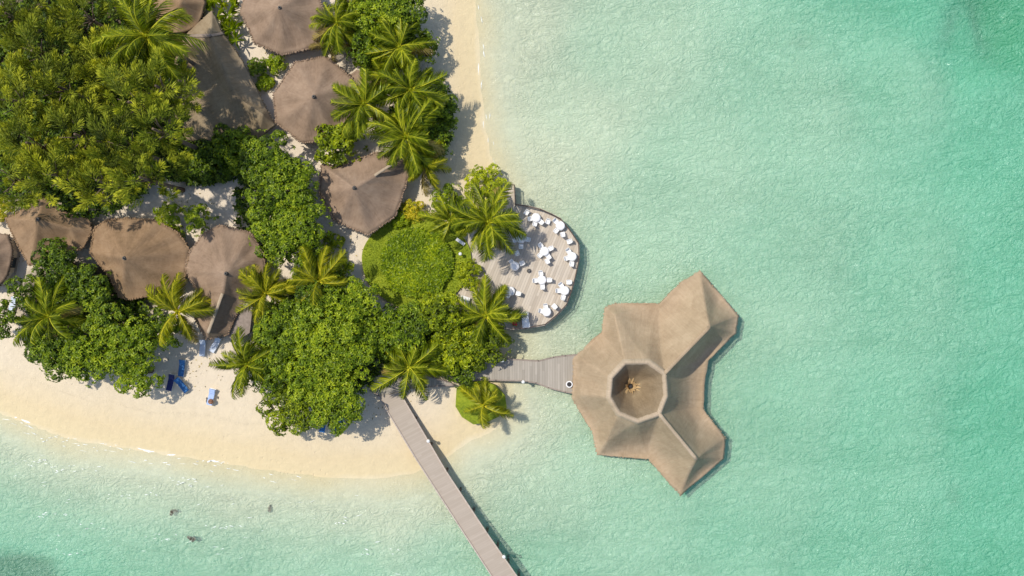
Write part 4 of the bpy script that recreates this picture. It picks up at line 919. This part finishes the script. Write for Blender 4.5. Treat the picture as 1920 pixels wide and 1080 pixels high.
palm('palm hanging over the landing deck', 765, 688, 60, 6.5, 11, nf=18, lean=(.2, -.3), bias=(.15, 0))
palm('left of the two yellow topped palms', 498, 550, 58, 8.5, 12, 'palmyel', nf=22, lean=(0, .2), bias=(0, .45))
palm('right of the two yellow topped palms', 597, 528, 60, 9, 13, 'palmyel', nf=18, lean=(0, .2), bias=(0, .35))
palm('short palm leaning over the beach left of the grove', 462, 682, 54, 8, 14, nf=22, lean=(-.5, 0), bias=(0, .1))
palm('bright yellow palm in front of the large brown pavilion', 332, 584, 66, 8, 15, 'palmyel', nf=15, lean=(0, 0), bias=(0, .8))
palm('large olive palm in the left beach grove', 92, 592, 66, 9, 16, nf=16, lean=(-.2, -.2))
palm('short yellow palm in the octagonal grass bed', 906, 760, 48, 5.5, 17, 'palmyel', nf=15, lean=(.2, 0), bias=(.2, .5), dry=0)
palm('little palm at the top edge right of the pavilion', 655, 18, 42, 7, 18, nf=16, lean=(0, 0))
# pale leaved traveller's-palm-like plant
palm('pale cream leaved plant between the two octagonal pavilions', 628, 84, 40, 4.5, 19, 'palmdry', nf=9, lean=(0, 0), group='garden palms', dry=0, bias=(0, .2))
palm('small palm between lime tree and the upper left of the big deck palm', 725, 145, 40, 5.5, 22, nf=12, lean=(0, 0))

# ------------------------------------------------------------------ beach things
def lounger(px_, py_, rz, label, m, base=.85):
    p = P(px_, py_, base+.3); r = empty('sun_lounger', (p.x, p.y, base), label, 'sun lounger', 'sun loungers on the sand', rz)
    mb = MB(); mb.box((0, 0, .27), (.66, 1.9, .05)); mb.build('frame', M['white'], r)
    mb = MB(); mb.box((0, -.3, .34), (.62, 1.25, .09)); mb.add([(-.31, .32, .30), (.31, .32, .30), (.31, .93, .62), (-.31, .93, .62), (-.31, .34, .39), (.31, .34, .39), (.31, .90, .71), (-.31, .90, .71)],
        [(3, 2, 1, 0), (4, 5, 6, 7), (0, 1, 5, 4), (1, 2, 6, 5), (2, 3, 7, 6), (3, 0, 4, 7)]); mb.build('cushion', M[m], r)
    for s_ in (-1, 1):
        for q_ in (-.8, .7): mb = MB(); mb.box((s_*.27, q_, .12), (.06, .06, .26)); mb.build('leg', M['white'], r)
    return r
lounger(341, 690, R_(-8), 'blue cushioned lounger nearest the trees, just out of the shade', 'blue')
lounger(320, 717, R_(-14), 'dark navy lounger in the tree shadow', 'navy')
lounger(341, 722, R_(38), 'blue lounger turned sideways beside the navy one', 'blue')
lounger(396, 744, R_(-14), 'pale blue lounger alone on the open white sand', 'skyblue')
lounger(380, 652, R_(-5), 'pale lounger in the shadow below the south wing', 'paleblue', .95)
lounger(404, 646, R_(-30), 'pale lounger at the tip of the south wing', 'paleblue', .95)
lounger(606, 795, R_(-10), 'blue lounger peeping out below the beach grove', 'blue')
lounger(637, 795, R_(-20), 'blue lounger below the grove nearer to the jetty', 'blue')
lounger(24, 572, R_(-20), 'pale lounger among trees at the left edge', 'paleblue', .95)
p = P(395, 753, 1.4); r = empty('wicker_bag', (p.x, p.y, 1.24), 'round brown wicker bag on the lower end of the lone pale lounger', 'bag')
mb = MB(); mb.tube([(0, 0, 0), (0, 0, .12), (0, 0, .26), (0, 0, .30)], [.2, .3, .27, .16], 14); mb.build('bag_body', M['wicker'], r, True); mb = MB(); mb.tube([(-.2, 0, .26), (-.12, .1, .42), (.12, .1, .42), (.2, 0, .26)], .02, 6); mb.build('handle', M['wood_dark'], r)
for x_, y_, l_ in ((387, 748, 'dark sandal on the left of the lone lounger'), (386.5, 753, 'second dark sandal just below the first, left of lounger'), (408, 746, 'dark sandal on the right of the lone lounger')):
    p = P(x_, y_, .95); mb = MB(); mb.prism([(math.cos(a)*.08*(1.2 if a < 3.1 else .9), math.sin(a)*.17) for a in np.linspace(0, 2*PI, 12, endpoint=False)], 0, .04); mb.tube([(-.08, .02, .03), (0, .04, .10), (.08, .02, .03)], .02, 5)
    o = mb.build('sandal', M['black']); o.location = (p.x, p.y, ground_z(p.x, p.y)+.01); tag(o, l_, 'sandal', 'sandals around the lone lounger')
# flower pots by the buffet
for i, (x_, y_, mm, l_) in enumerate([(965, 588, 'red', 'clay pot of red flowers, top of the group at the deck bottom'), (972, 598, 'orange', 'clay pot of orange flowers in the group beside the buffet'), (965, 606, 'red', 'clay pot of red flowers nearest the deck rim')]):
    p = P(x_, y_, 2.1); r = empty('flower_pot', (p.x, p.y, 1.2), l_, 'flower pot', 'flower pots beside the buffet'); mb = MB(); mb.cyl((0, 0, 0), .16, .35, 12, .24); mb.build('pot', M['terracotta'], r)
    q_ = random.Random(i); mb = MB()
    for j in range(40): rosettes(mb, Vector((q_.uniform(-.25, .25), q_.uniform(-.25, .25), .4+q_.uniform(0, .25))), Vector((q_.uniform(-.5, .5), q_.uniform(-.5, .5), 1)), q_, .2, .1, 4)
    mb.build('leaves', M['broad'], r); mb = MB()
    for j in range(16): rosettes(mb, Vector((q_.uniform(-.25, .25), q_.uniform(-.25, .25), .62+q_.uniform(0, .12))), Vector((q_.uniform(-.3, .3), q_.uniform(-.3, .3), 1)), q_, .11, .09, 5, .1)
    mb.build('petals', M[mm], r)
# rocks in the shallows
def rock(px_, py_, bits, label):
    p = P(px_, py_, 0); gz = ground_z(p.x, p.y); mb = MB(); rr = random.Random(int(px_))
    for dx, dy, s_ in bits:
        bm = bmesh.new(); bmesh.ops.create_icosphere(bm, subdivisions=2, radius=s_)
        vs = [(v.co*(1+.5*noise.noise(v.co*3/s_*.4+Vector((px_, 0, 0)))))*1.0 for v in bm.verts]
        mb.add([(v.x+dx, v.y+dy, v.z*.6) for v in vs], [tuple(v.index for v in f.verts) for f in bm.faces]); bm.free()
    o = mb.build('rock', M['rock']); o.location = (p.x, p.y, -.12); tag(o, label, 'rock', 'dark rocks in the lower left shallows')
rock(322, 960, [(0, 0, .25), (-.1, -.28, .2), (.3, .12, .18), (.5, .05, .14)], 'curved dark rock in the shallows, left of three')
rock(505, 953, [(0, 0, .2), (0, -.3, .2), (.05, .25, .12)], 'upright thin dark rock in the shallows, right of three')
rock(357, 1010, [(0, 0, .26), (.35, -.05, .24), (-.25, .12, .2), (.2, -.28, .16)], 'broad dark rock in the shallows, lowest of three')

# fallen leaves scattered on the sand round the trees (nobody could count them)
rr = random.Random(77); mb = MB()
for cx, cy, rx, ry, k in ((600, 790, 150, 45, 260), (160, 700, 190, 60, 300), (370, 690, 60, 60, 90), (650, 470, 40, 60, 90), (820, 260, 50, 140, 150), (510, 110, 30, 60, 70), (360, 390, 70, 40, 160), (760, 760, 90, 30, 60), (690, 790, 40, 40, 40), (30, 480, 30, 60, 50)):
    for i in range(k//3):
        a, b4 = cx+rx*rr.gauss(0, .4), cy+ry*rr.gauss(0, .5); p = P(a, b4, 1.0); gz = ground_z(p.x, p.y)
        if gz < .75: continue
        an = rr.uniform(0, 6.28); d = Vector((math.cos(an), math.sin(an), 0))*rr.uniform(.06, .14); q_ = Vector((-d.y, d.x, 0))*.4; c = Vector((p.x, p.y, gz+.05))
        mb.add([c-d, c+q_, c+d+Vector((0, 0, .05)), c-q_], [(0, 1, 2, 3)], rr.random())
tag(mb.build('leaf_litter', M['palmdry']), 'dry fallen leaves scattered on the sand beside the trees', 'fallen leaves', kind='stuff')
